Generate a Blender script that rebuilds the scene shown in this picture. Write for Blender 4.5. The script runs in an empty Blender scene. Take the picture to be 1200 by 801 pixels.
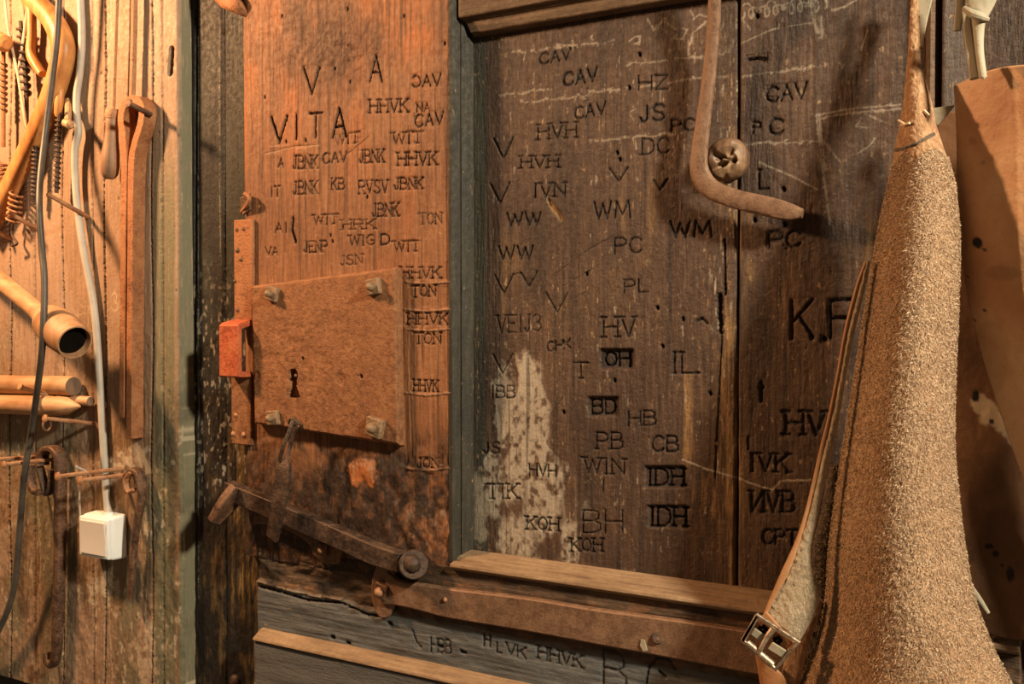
import bpy, math, random
import numpy as np
from mathutils import Vector, Matrix

C = bpy.context.scene.collection
scn = bpy.context.scene
random.seed(4)

# ------------------------------------------------------------------ camera
F = 1200.0                                   # focal length in pixels of the 1200 px frame
TH = math.atan(F / 2000.0)                   # wall normal to optical axis
PT = math.atan(25.0 / F)                     # slight downward tilt
ZO = 1.20                                    # height of the picture centre above the floor
fwd = np.array([-math.sin(TH) * math.cos(PT), math.cos(TH) * math.cos(PT), -math.sin(PT)])
rgt = np.array([math.cos(TH), math.sin(TH), 0.0])
up = np.cross(rgt, fwd)
CAM = np.array([0.0, 0.0, ZO]) - 1.013 * fwd
cd = bpy.data.cameras.new('camera'); cam = bpy.data.objects.new('camera', cd); C.objects.link(cam)
cd.sensor_width = 36.0; cd.lens = 36.0; cd.clip_start = 0.01
m = Matrix((tuple(rgt), tuple(up), tuple(-fwd))).transposed().to_4x4()
m.translation = Vector(CAM); cam.matrix_world = m
scn.camera = cam

# ------------------------------------------------------------------ light
scn.view_settings.view_transform = 'Standard'; scn.view_settings.look = 'None'
scn.view_settings.exposure = 0.0; scn.view_settings.gamma = 1.0
scn.view_settings.use_curve_mapping = False
w = bpy.data.worlds.new('world'); scn.world = w; w.use_nodes = True
bg = w.node_tree.nodes['Background']; bg.inputs[0].default_value = (1.0, 0.62, 0.36, 1); bg.inputs[1].default_value = 0.15


def lamp(name, loc, target, size, watts, col):
    l = bpy.data.lights.new(name, 'AREA'); l.shape = 'DISK'; l.size = size; l.energy = watts; l.color = col
    o = bpy.data.objects.new(name, l); C.objects.link(o); o.location = loc
    o.rotation_euler = (Vector(target) - Vector(loc)).to_track_quat('-Z', 'Y').to_euler()
    return o


lamp('warm_lamp_upper_left', (-0.92, -0.46, ZO + 0.60), (-0.20, 0.0, ZO - 0.05), 0.09, 21.0, (1.0, 0.53, 0.25))
lamp('room_lamp_right', (1.52, -0.66, ZO + 0.84), (0.15, 0.0, ZO), 0.14, 64.0, (1.0, 0.84, 0.63))

# ------------------------------------------------------------------ helpers


def P(px, py, off=0.0):
    d = F * fwd + (px - 600.0) * rgt + (400.5 - py) * up
    t = (-off - CAM[1]) / d[1]
    return CAM + t * d


def PX(px, off=0.0, py=400): return P(px, py, off)[0]


T = np.random.RandomState(7).rand(256, 256)


def vn(x, y, s=0):
    x = x + s * 37.31; y = y + s * 17.77
    xi = np.floor(x).astype(int); yi = np.floor(y).astype(int)
    fx = x - xi; fy = y - yi
    fx = fx * fx * (3 - 2 * fx); fy = fy * fy * (3 - 2 * fy)
    a = T[xi % 256, yi % 256]; b = T[(xi + 1) % 256, yi % 256]
    c = T[xi % 256, (yi + 1) % 256]; d = T[(xi + 1) % 256, (yi + 1) % 256]
    return (a * (1 - fx) + b * fx) * (1 - fy) + (c * (1 - fx) + d * fx) * fy - 0.5


def fbm(x, y, s=0, o=4):
    r = 0; a = 1.0
    for k in range(o):
        r = r + a * vn(x * 2 ** k, y * 2 ** k, s + k * 3); a *= 0.5
    return r


def sst(a, b, x):
    t = np.clip((x - a) / (b - a), 0, 1); return t * t * (3 - 2 * t)


class MB:
    def __init__(s): s.v = []; s.f = []

    def add(s, v, f):
        n = len(s.v); s.v += [tuple(map(float, p)) for p in v]; s.f += [tuple(i + n for i in q) for q in f]; return s


def smooth_path(pts, k=6):
    p = np.array(pts, float)
    if len(p) < 3: return np.array([p[0] + (p[-1] - p[0]) * i / k for i in range(k + 1)])
    q = np.vstack([2 * p[0] - p[1], p, 2 * p[-1] - p[-2]]); out = []
    for i in range(1, len(q) - 2):
        for j in range(k):
            t = j / k; a, b, c, d = q[i - 1], q[i], q[i + 1], q[i + 2]
            out.append(.5 * ((2 * b) + (-a + c) * t + (2 * a - 5 * b + 4 * c - d) * t * t + (-a + 3 * b - 3 * c + d) * t ** 3))
    out.append(q[-2]); return np.array(out)


def sweep(pts, ra, rb=None, n=10, k=6, ref=(0, -1, 0), sq=2.0, rough=0.0, seed=0, smooth=True, box=False):
    """pts: world points; ra in-plane half width, rb half thickness towards ref. ra/rb: number or list per point."""
    rb = ra if rb is None else rb
    if box: n = 4; sq = 2.0
    bf = 1.41421 if box else 1.0
    P0 = np.array(pts, float); N = len(P0)
    ra = np.full(N, ra) if np.isscalar(ra) else np.array(ra, float)
    rb = np.full(N, rb) if np.isscalar(rb) else np.array(rb, float)
    pk = np.column_stack([P0, ra, rb])
    if smooth: pk = smooth_path(pk, k)
    p = pk[:, :3]; v = []; f = []; M = len(p); rs = np.random.RandomState(seed)
    for i in range(M):
        t = p[min(i + 1, M - 1)] - p[max(i - 1, 0)]; t /= np.linalg.norm(t)
        r = np.array(ref, float)
        if abs(np.dot(t, r)) > 0.95: r = np.array([0, 0, 1.0])
        b = np.cross(t, r); b /= np.linalg.norm(b); nn = np.cross(b, t)
        for j in range(n):
            a = 2 * math.pi * (j + .5) / n; ca, sa = math.cos(a), math.sin(a)
            ca = math.copysign(abs(ca) ** (2 / sq), ca); sa = math.copysign(abs(sa) ** (2 / sq), sa)
            e = 1 + rough * (rs.rand() - .5)
            v.append(p[i] + b * ca * pk[i, 3] * e * bf + nn * sa * pk[i, 4] * e * bf)
    for i in range(M - 1):
        for j in range(n):
            f.append((i * n + j, i * n + (j + 1) % n, (i + 1) * n + (j + 1) % n, (i + 1) * n + j))
    f.append(tuple(range(n - 1, -1, -1))); f.append(tuple((M - 1) * n + j for j in range(n)))
    return v, f


def lathe(p0, p1, prof, n=20, ex=1.0):
    p0 = np.array(p0, float); p1 = np.array(p1, float); t = p1 - p0; L = np.linalg.norm(t); t /= L
    r = np.array([0, 0, 1.0]) if abs(t[2]) < .9 else np.array([0, -1.0, 0])
    b = np.cross(t, r); b /= np.linalg.norm(b); c = np.cross(b, t); v = []; f = []
    for (h, q) in prof:
        for j in range(n):
            a = 2 * math.pi * j / n
            v.append(p0 + t * h * L + b * math.cos(a) * q + c * math.sin(a) * q * ex)
    M = len(prof)
    for i in range(M - 1):
        for j in range(n):
            f.append((i * n + j, i * n + (j + 1) % n, (i + 1) * n + (j + 1) % n, (i + 1) * n + j))
    f.append(tuple(range(n - 1, -1, -1))); f.append(tuple((M - 1) * n + j for j in range(n)))
    return v, f


def prism_x(x0, x1, prof):
    """prof: (off, z) outline swept along x"""
    n = len(prof); v = [(x0, -o, z) for o, z in prof] + [(x1, -o, z) for o, z in prof]
    f = [(i, (i + 1) % n, (i + 1) % n + n, i + n) for i in range(n)] + [tuple(range(n))[::-1], tuple(range(n, 2 * n))]
    return v, f


def prism_z(z0, z1, prof):
    n = len(prof); v = [(x, -o, z0) for x, o in prof] + [(x, -o, z1) for x, o in prof]
    f = [(i, (i + 1) % n, (i + 1) % n + n, i + n) for i in range(n)] + [tuple(range(n))[::-1], tuple(range(n, 2 * n))]
    return v, f


def slab(front, th, nrm=(0, 1, 0)):
    """polygon of world points pushed back by th"""
    n = len(front); fr = [np.array(p, float) for p in front]; bk = [p + np.array(nrm, float) * th for p in fr]
    return fr + bk, [tuple(range(n)), tuple(range(2 * n - 1, n - 1, -1))] + [(i, i + n, (i + 1) % n + n, (i + 1) % n) for i in range(n)]


def obj(name, mb, mat, parent=None, bevel=0.0, smooth=True, seg=2, subdiv=0):
    v, f = (mb.v, mb.f) if isinstance(mb, MB) else mb
    v = np.array([tuple(p) for p in v], float); c = v.mean(0)
    me = bpy.data.meshes.new(name); me.from_pydata([tuple(p) for p in v - c], [], [tuple(map(int, q)) for q in f]); me.validate(); me.update()
    import bmesh
    b = bmesh.new(); b.from_mesh(me); bmesh.ops.recalc_face_normals(b, faces=b.faces); b.to_mesh(me); b.free()
    me.materials.append(mat)
    o = bpy.data.objects.new(name, me); C.objects.link(o)
    base = np.array(parent['_w']) if parent is not None and '_w' in parent else np.zeros(3)
    o['_w'] = [float(a) for a in c]; o.location = tuple(c - base)
    if parent is not None: o.parent = parent
    if bevel:
        md = o.modifiers.new('bevel', 'BEVEL'); md.width = bevel; md.segments = seg; md.limit_method = 'ANGLE'; md.angle_limit = 0.7
    if subdiv:
        md = o.modifiers.new('sub', 'SUBSURF'); md.levels = subdiv; md.render_levels = subdiv
    if smooth:
        me.polygons.foreach_set('use_smooth', [True] * len(me.polygons))
        me.set_sharp_from_angle(angle=0.6)
    return o


def thing(name, loc, label=None, cat=None, group=None):
    o = bpy.data.objects.new(name, None); C.objects.link(o); o.location = tuple(loc); o['_w'] = [float(a) for a in loc]
    o.empty_display_size = 0.02
    if label: tag(o, label, cat, group)
    return o


def tag(o, label, cat, group=None):
    o['label'] = label; o['category'] = cat
    if group: o['group'] = group
    return o


# ------------------------------------------------------------------ materials


def nt(name):
    m = bpy.data.materials.new(name); m.use_nodes = True; t = m.node_tree
    return m, t, t.nodes['Principled BSDF']


def N(t, kind, **kw):
    n = t.nodes.new(kind)
    for k, v in kw.items():
        if k in n.inputs: n.inputs[k].default_value = v
        else: setattr(n, k, v)
    return n


def coords(t, scale):
    tc = N(t, 'ShaderNodeTexCoord'); mp = N(t, 'ShaderNodeMapping'); mp.inputs['Scale'].default_value = scale
    t.links.new(tc.outputs['Object'], mp.inputs['Vector']); return mp.outputs['Vector']


def noise(t, scale, vec, detail=6, rough=0.6):
    n = N(t, 'ShaderNodeTexNoise'); n.inputs['Scale'].default_value = scale; n.inputs['Detail'].default_value = detail
    n.inputs['Roughness'].default_value = rough; t.links.new(vec, n.inputs['Vector']); return n.outputs['Fac']


def ramp(t, fac, stops):
    r = N(t, 'ShaderNodeValToRGB'); e = r.color_ramp.elements
    while len(e) < len(stops): e.new(0.5)
    for k, (p, c) in enumerate(stops): e[k].position = p; e[k].color = (*c, 1)
    t.links.new(fac, r.inputs['Fac']); return r.outputs['Color']


def mix(t, fac, a, b, mode='MIX'):
    n = N(t, 'ShaderNodeMix', data_type='RGBA', blend_type=mode)
    for s, val in ((0, fac), (6, a), (7, b)):
        if hasattr(val, 'is_linked') or isinstance(val, bpy.types.NodeSocket): t.links.new(val, n.inputs[s])
        elif s == 0: n.inputs[0].default_value = val
        else: n.inputs[s].default_value = (*val, 1)
    return n.outputs[2]


def math_n(t, op, a, b=None, c=None):
    n = N(t, 'ShaderNodeMath', operation=op)
    for i, v in enumerate((a, b, c)):
        if v is None: continue
        if isinstance(v, bpy.types.NodeSocket): t.links.new(v, n.inputs[i])
        else: n.inputs[i].default_value = v
    return n.outputs[0]


def rng(t, x, a, b, lo=0.0, hi=1.0):
    n = N(t, 'ShaderNodeMapRange'); n.interpolation_type = 'SMOOTHSTEP'
    n.inputs[1].default_value = a; n.inputs[2].default_value = b; n.inputs[3].default_value = lo; n.inputs[4].default_value = hi
    t.links.new(x, n.inputs[0]); return n.outputs[0]


def bump(t, bsdf, h, dist, strength=1.0, prev=None):
    b = N(t, 'ShaderNodeBump'); b.inputs['Distance'].default_value = dist; b.inputs['Strength'].default_value = strength
    t.links.new(h, b.inputs['Height'])
    if prev is not None: t.links.new(prev, b.inputs['Normal'])
    t.links.new(b.outputs[0], bsdf.inputs['Normal']); return b.outputs[0]


def attr(t, name): n = N(t, 'ShaderNodeAttribute', attribute_name=name); return n.outputs['Fac']


def board_mat(name, dark, mid, light, ochre=(.35, .15, .05), green=(.035, .04, .028), pale=(.42, .36, .27), slate=(.10, .10, .095),
              dirtc=(.012, .009, .007), rough=0.62, horiz=False, bd=0.0008, speck=(.35, .22, .12), spk=(0.66, 0.74)):
    m, t, b = nt(name)
    st = (12, 12, 1.0) if not horiz else (1.0, 12, 12)
    st2 = (5, 5, 0.6) if not horiz else (0.6, 5, 5)
    v = coords(t, st); v1 = coords(t, (1, 1, 1)); v2 = coords(t, st2)
    g = noise(t, 22, v, 8, 0.65); big = noise(t, 7, v1, 5, 0.6); fine = noise(t, 160, v1, 4, 0.7)
    gg = noise(t, 60, v2, 6, 0.7)
    s = math_n(t, 'ADD', math_n(t, 'MULTIPLY', g, 0.55), math_n(t, 'MULTIPLY', big, 0.45))
    col = ramp(t, s, [(0.36, dark), (0.50, mid), (0.66, light)])
    col = mix(t, rng(t, fine, 0.40, 0.75, 0, 0.35), col, dark)
    col = mix(t, math_n(t, 'MULTIPLY', attr(t, 'ochre'), rng(t, gg, 0.32, 0.6)), col, ochre)
    col = mix(t, math_n(t, 'MULTIPLY', attr(t, 'slate'), rng(t, gg, 0.25, 0.5)), col, slate)
    col = mix(t, math_n(t, 'MULTIPLY', attr(t, 'green'), rng(t, gg, 0.25, 0.5)), col, green)
    spn = noise(t, 210, coords(t, (1, 1, .55) if not horiz else (.55, 1, 1)), 3, 0.6)
    col = mix(t, math_n(t, 'MULTIPLY', rng(t, spn, spk[0], spk[1]), rng(t, big, .42, .58, .15, .8)), col, speck)
    col = mix(t, math_n(t, 'MULTIPLY', attr(t, 'pale'), rng(t, fine, 0.25, 0.5, 0.35, 1)), col, pale)
    col = mix(t, attr(t, 'dirt_shade'), col, dirtc)
    t.links.new(col, b.inputs['Base Color']); 
    t.links.new(rng(t, fine, 0.3, 0.7, rough - .15, rough + .15), b.inputs['Roughness'])
    b.inputs['Specular IOR Level'].default_value = 0.35
    p = bump(t, b, gg, bd * 1.5, 1.0); bump(t, b, fine, bd, 1.0, p)
    return m


def rust_mat(name, a, bcol, c, sc=70, metal=0.35, rough=0.6, bd=0.0007):
    m, t, b = nt(name); v = coords(t, (1, 1, 1))
    n1 = noise(t, sc, v, 8, 0.7); n2 = noise(t, sc * 4, v, 6, 0.7); n3 = noise(t, sc * .25, v, 4, .6)
    s = math_n(t, 'ADD', math_n(t, 'MULTIPLY', n1, 0.5), math_n(t, 'ADD', math_n(t, 'MULTIPLY', n2, .25), math_n(t, 'MULTIPLY', n3, .25)))
    col = ramp(t, s, [(0.38, a), (0.5, bcol), (0.62, c)])
    t.links.new(col, b.inputs['Base Color']); b.inputs['Metallic'].default_value = metal
    t.links.new(rng(t, n1, .3, .7, rough - .15, rough + .2), b.inputs['Roughness'])
    p = bump(t, b, n1, bd * 1.4, 1.0); bump(t, b, n2, bd, 1.0, p)
    return m


def plain_wood(name, a, bcol, c, sc=30, rough=0.5, axis=2, bd=0.0004, spec=0.35):
    m, t, b = nt(name); s = [1.0, 1.0, 1.0]; s[axis] = 0.12
    v = coords(t, (1, 1, 1)); v2 = coords(t, tuple(s))
    n1 = noise(t, sc * 4, v2, 6, 0.6); n2 = noise(t, sc, v, 5, .6)
    q = math_n(t, 'ADD', math_n(t, 'MULTIPLY', n1, .5), math_n(t, 'MULTIPLY', n2, .5))
    t.links.new(ramp(t, q, [(.36, a), (.5, bcol), (.64, c)]), b.inputs['Base Color'])
    b.inputs['Roughness'].default_value = rough; b.inputs['Specular IOR Level'].default_value = spec
    bump(t, b, n1, bd); return m


def plastic(name, col, rough=0.4, var=0.1, sc=40):
    m, t, b = nt(name); n = noise(t, sc, coords(t, (1, 1, 1)), 4, .6)
    t.links.new(mix(t, rng(t, n, .3, .7, 0, 1), tuple(c * (1 - var) for c in col), tuple(min(1, c * (1 + var)) for c in col)), b.inputs['Base Color'])
    b.inputs['Roughness'].default_value = rough; return m


def suede_mat(name, dark, mid, light, sc=1.0):
    m, t, b = nt(name); v = coords(t, (1, 1, 1)); v2 = coords(t, (1, 1, .55))
    n1 = noise(t, 300 * sc, v2, 5, 0.75); n2 = noise(t, 12, v, 4, .6); n3 = noise(t, 520 * sc, v2, 3, .7)
    vo = N(t, 'ShaderNodeTexVoronoi'); vo.inputs['Scale'].default_value = 330 * sc; t.links.new(v2, vo.inputs['Vector'])
    q = math_n(t, 'ADD', math_n(t, 'MULTIPLY', n1, .6), math_n(t, 'MULTIPLY', n2, .4))
    col = ramp(t, q, [(.36, dark), (.48, mid), (.62, light)])
    col = mix(t, rng(t, vo.outputs['Distance'], .05, .28, .55, 0), col, tuple(c * .35 for c in dark))
    t.links.new(col, b.inputs['Base Color'])
    b.inputs['Roughness'].default_value = 0.9; b.inputs['Specular IOR Level'].default_value = 0.15
    b.inputs['Sheen Weight'].default_value = 0.25; b.inputs['Sheen Roughness'].default_value = 0.5
    p = bump(t, b, n1, 0.0012, 1.0); bump(t, b, n3, 0.0009, 1.0, p); return m


def leather_mat(name, dark, mid, light, rough=.5, spots=None):
    m, t, b = nt(name); v = coords(t, (1, 1, 1))
    n1 = noise(t, 9, v, 6, .6); n2 = noise(t, 180, v, 5, .65)
    col = ramp(t, n1, [(.35, dark), (.5, mid), (.66, light)])
    col = mix(t, rng(t, n2, .45, .75, 0, .3), col, dark)
    col = mix(t, attr(t, 'pale'), col, (.62, .52, .36)); col = mix(t, attr(t, 'dirt_shade'), col, (.012, .009, .008))
    t.links.new(col, b.inputs['Base Color']); b.inputs['Roughness'].default_value = rough
    b.inputs['Specular IOR Level'].default_value = .3
    bump(t, b, n2, 0.0006); return m


M_plank = board_mat('plank_paint', (.21, .138, .088), (.315, .215, .143), (.39, .285, .20), ochre=(.165, .102, .046), green=(.13, .135, .085), pale=(.5, .42, .30), bd=.0005, speck=(.5, .38, .22))
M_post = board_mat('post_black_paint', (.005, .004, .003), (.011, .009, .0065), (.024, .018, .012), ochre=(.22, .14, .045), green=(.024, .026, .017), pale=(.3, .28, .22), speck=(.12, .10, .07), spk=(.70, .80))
M_stile = board_mat('stile_wood', (.11, .048, .022), (.23, .10, .042), (.37, .18, .08), ochre=(.45, .14, .035), speck=(.40, .24, .11), bd=.0009)
M_panel = board_mat('panel_wood', (.030, .016, .009), (.072, .040, .0235), (.14, .082, .045), ochre=(.34, .20, .075), speck=(.36, .25, .13), spk=(.60, .70), bd=.0015)
M_rail = board_mat('rail_wood', (.035, .022, .014), (.075, .047, .028), (.15, .095, .055), horiz=True, slate=(.105, .115, .115))
M_mould = board_mat('moulding_wood', (.06, .036, .02), (.12, .075, .042), (.22, .145, .085), horiz=True)
M_mouldv = board_mat('moulding_green', (.014, .013, .009), (.028, .026, .018), (.06, .05, .032))
M_ledge = board_mat('ledge_wood', (.13, .08, .045), (.24, .16, .09), (.34, .24, .14), horiz=True)
M_rust = rust_mat('rust_plate', (.13, .055, .023), (.24, .105, .043), (.34, .17, .072), sc=170, bd=.0006)
M_rusto = rust_mat('rust_orange', (.20, .08, .033), (.31, .13, .052), (.38, .19, .085), sc=90)
M_redp = rust_mat('red_paint_rust', (.26, .06, .022), (.42, .095, .035), (.46, .16, .06), sc=60)
M_iron = rust_mat('old_iron', (.05, .028, .018), (.12, .065, .038), (.22, .125, .07), sc=70, metal=.4, rough=.5)
M_irond = rust_mat('dark_iron', (.025, .017, .013), (.06, .037, .025), (.12, .075, .048), sc=60, metal=.4, rough=.5)
M_ironl = rust_mat('brown_lever_iron', (.12, .066, .037), (.185, .105, .06), (.25, .148, .085), sc=110, metal=.25, rough=.55, bd=.0004)
M_rod = rust_mat('rust_rod', (.20, .09, .04), (.36, .18, .085), (.45, .26, .14), sc=80, metal=.25)
M_wood = plain_wood('handle_wood', (.30, .13, .04), (.45, .20, .065), (.55, .28, .10), rough=.4)
M_woodp = plain_wood('dowel_wood', (.30, .16, .08), (.42, .25, .13), (.52, .34, .19), axis=0, rough=.6)
M_woodd = plain_wood('worn_brown_wood', (.13, .07, .04), (.24, .14, .08), (.36, .22, .13), rough=.55)
M_socket = plain_wood('socket_wood', (.17, .085, .04), (.34, .19, .095), (.42, .26, .14), rough=.6)
M_nut = rust_mat('nut_iron', (.14, .085, .045), (.24, .155, .085), (.36, .25, .15), sc=120, metal=.3)
M_endg = plain_wood('end_grain', (.07, .045, .03), (.13, .085, .055), (.2, .13, .085), rough=.8)
M_boss = plain_wood('boss_wood', (.06, .033, .018), (.15, .085, .047), (.28, .18, .10), rough=.45, bd=.001)
M_black = plastic('black_cable', (.06, .052, .042), .5, .5, 25)
M_grey = plastic('grey_cable', (.40, .37, .31), .5)
M_white = plastic('switch_plastic', (.74, .78, .76), .35, .03)
M_rock = plastic('switch_rocker', (.60, .58, .54), .35, .03)
M_cord = plain_wood('pale_cord', (.45, .32, .2), (.6, .44, .28), (.7, .55, .38))
M_suede = suede_mat('suede', (.17, .085, .038), (.32, .18, .088), (.50, .34, .19))
M_suedeb = suede_mat('suede_grey', (.20, .15, .09), (.34, .27, .17), (.46, .38, .26), 1.2)
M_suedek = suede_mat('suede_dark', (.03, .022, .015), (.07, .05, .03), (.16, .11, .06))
M_tan = leather_mat('tan_leather', (.40, .19, .085), (.52, .29, .145), (.62, .42, .25), .45)
M_hide = leather_mat('brown_hide', (.09, .045, .022), (.14, .072, .035), (.19, .10, .05), .6)
M_strap = leather_mat('strap_leather', (.25, .11, .045), (.36, .17, .07), (.45, .25, .12), .5)
M_palel = leather_mat('pale_leather', (.22, .19, .125), (.30, .27, .19), (.38, .35, .26), .7)
M_brass = rust_mat('buckle_metal', (.30, .22, .15), (.45, .36, .26), (.6, .5, .38), sc=120, metal=.85, rough=.35, bd=.0001)
M_shade = plastic('hole_shade', (.006, .005, .004), .9); M_shade.node_tree.nodes['Principled BSDF'].inputs['Specular IOR Level'].default_value = 0.0  # near-black colour standing in for shade inside holes and the board gap

# ------------------------------------------------------------------ stroke alphabet (for the carved and branded initials)
GL = {
    'A': [[(0, 0), (.5, 1), (1, 0)], [(.2, .36), (.8, .36)]],
    'B': [[(0, 0), (0, 1), (.62, 1), (.9, .88), (.9, .64), (.62, .53), (0, .53)], [(.62, .53), (1, .4), (1, .14), (.68, 0), (0, 0)]],
    'C': [[(1, .82), (.78, .98), (.4, 1), (.1, .8), (0, .5), (.1, .2), (.4, 0), (.78, .02), (1, .2)]],
    'D': [[(0, 0), (0, 1), (.55, 1), (.9, .8), (1, .5), (.9, .2), (.55, 0), (0, 0)]],
    'E': [[(1, 1), (0, 1), (0, 0), (1, 0)], [(0, .52), (.75, .52)]],
    'F': [[(1, 1), (0, 1), (0, 0)], [(0, .52), (.75, .52)]],
    'G': [[(1, .82), (.7, 1), (.3, .96), (0, .65), (0, .35), (.3, .04), (.7, 0), (1, .2), (1, .45), (.6, .45)]],
    'H': [[(0, 0), (0, 1)], [(1, 0), (1, 1)], [(0, .5), (1, .5)]],
    'I': [[(.5, 0), (.5, 1)]],
    'J': [[(.75, 1), (.75, .2), (.5, 0), (.2, .05), (.05, .25)]],
    'K': [[(0, 0), (0, 1)], [(.95, 1), (.05, .42)], [(.3, .6), (1, 0)]],
    'L': [[(0, 1), (0, 0), (.9, 0)]],
    'M': [[(0, 0), (.12, 1), (.5, .2), (.88, 1), (1, 0)]],
    'N': [[(0, 0), (0, 1), (1, 0), (1, 1)]],
    'Y': [[(0, 1), (0, 0), (1, 1), (1, 0)]],          # reversed N
    'O': [[(.5, 1), (.12, .82), (0, .5), (.12, .18), (.5, 0), (.88, .18), (1, .5), (.88, .82), (.5, 1)]],
    'P': [[(0, 0), (0, 1), (.65, 1), (.95, .85), (.95, .62), (.65, .47), (0, .47)]],
    'R': [[(0, 0), (0, 1), (.65, 1), (.95, .85), (.95, .62), (.65, .5), (0, .5)], [(.4, .5), (1, 0)]],
    'S': [[(.95, .85), (.7, 1), (.3, 1), (.05, .8), (.2, .58), (.8, .42), (.95, .2), (.7, 0), (.3, 0), (.05, .15)]],
    'T': [[(0, 1), (1, 1)], [(.5, 1), (.5, 0)]],
    'V': [[(0, 1), (.5, 0), (1, 1)]],
    'W': [[(0, 1), (.25, 0), (.5, .9), (.75, 0), (1, 1)]],
    'Z': [[(0, 1), (1, 1), (0, 0), (1, 0)]],
    '3': [[(.05, .85), (.4, 1), (.85, .85), (.8, .62), (.4, .52), (.9, .4), (.95, .15), (.5, 0), (.05, .15)]],
    'c': [[(0, .82), (.22, .98), (.6, 1), (.9, .8), (1, .5), (.9, .2), (.6, 0), (.22, .02), (0, .2)]],   # mirrored C
}
WID = {'I': .35, 'J': .7, 'M': 1.25, 'W': 1.35}


def text_strokes(s, x0, y0, x1, y1, h, serif=False):
    """pixel polylines of a word whose baseline runs (x0,y0)-(x1,y1), letter height h"""
    ws = [WID.get(c, 1.0) if c != ' ' else .7 for c in s]; gap = .28
    tot = sum(ws) + gap * (len(s) - 1); out = []; cx = 0
    dx, dy = (x1 - x0), (y1 - y0)
    for c, wd in zip(s, ws):
        if c != ' ':
            lines = [list(l) for l in GL[c]]
            if serif:
                for l in GL[c]:
                    for e in (l[0], l[-1]):
                        if e[1] in (0, 1) and c not in 'CSGOZE': lines.append([(e[0] - .2, e[1]), (e[0] + .2, e[1])])
            for l in lines:
                o = []
                for (a, b) in l:
                    u = (cx + a * wd) / tot; o.append((x0 + dx * u, y0 + dy * u - b * h))
                out.append(o)
        cx += wd + gap
    return out


# ------------------------------------------------------------------ relief boards


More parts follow.
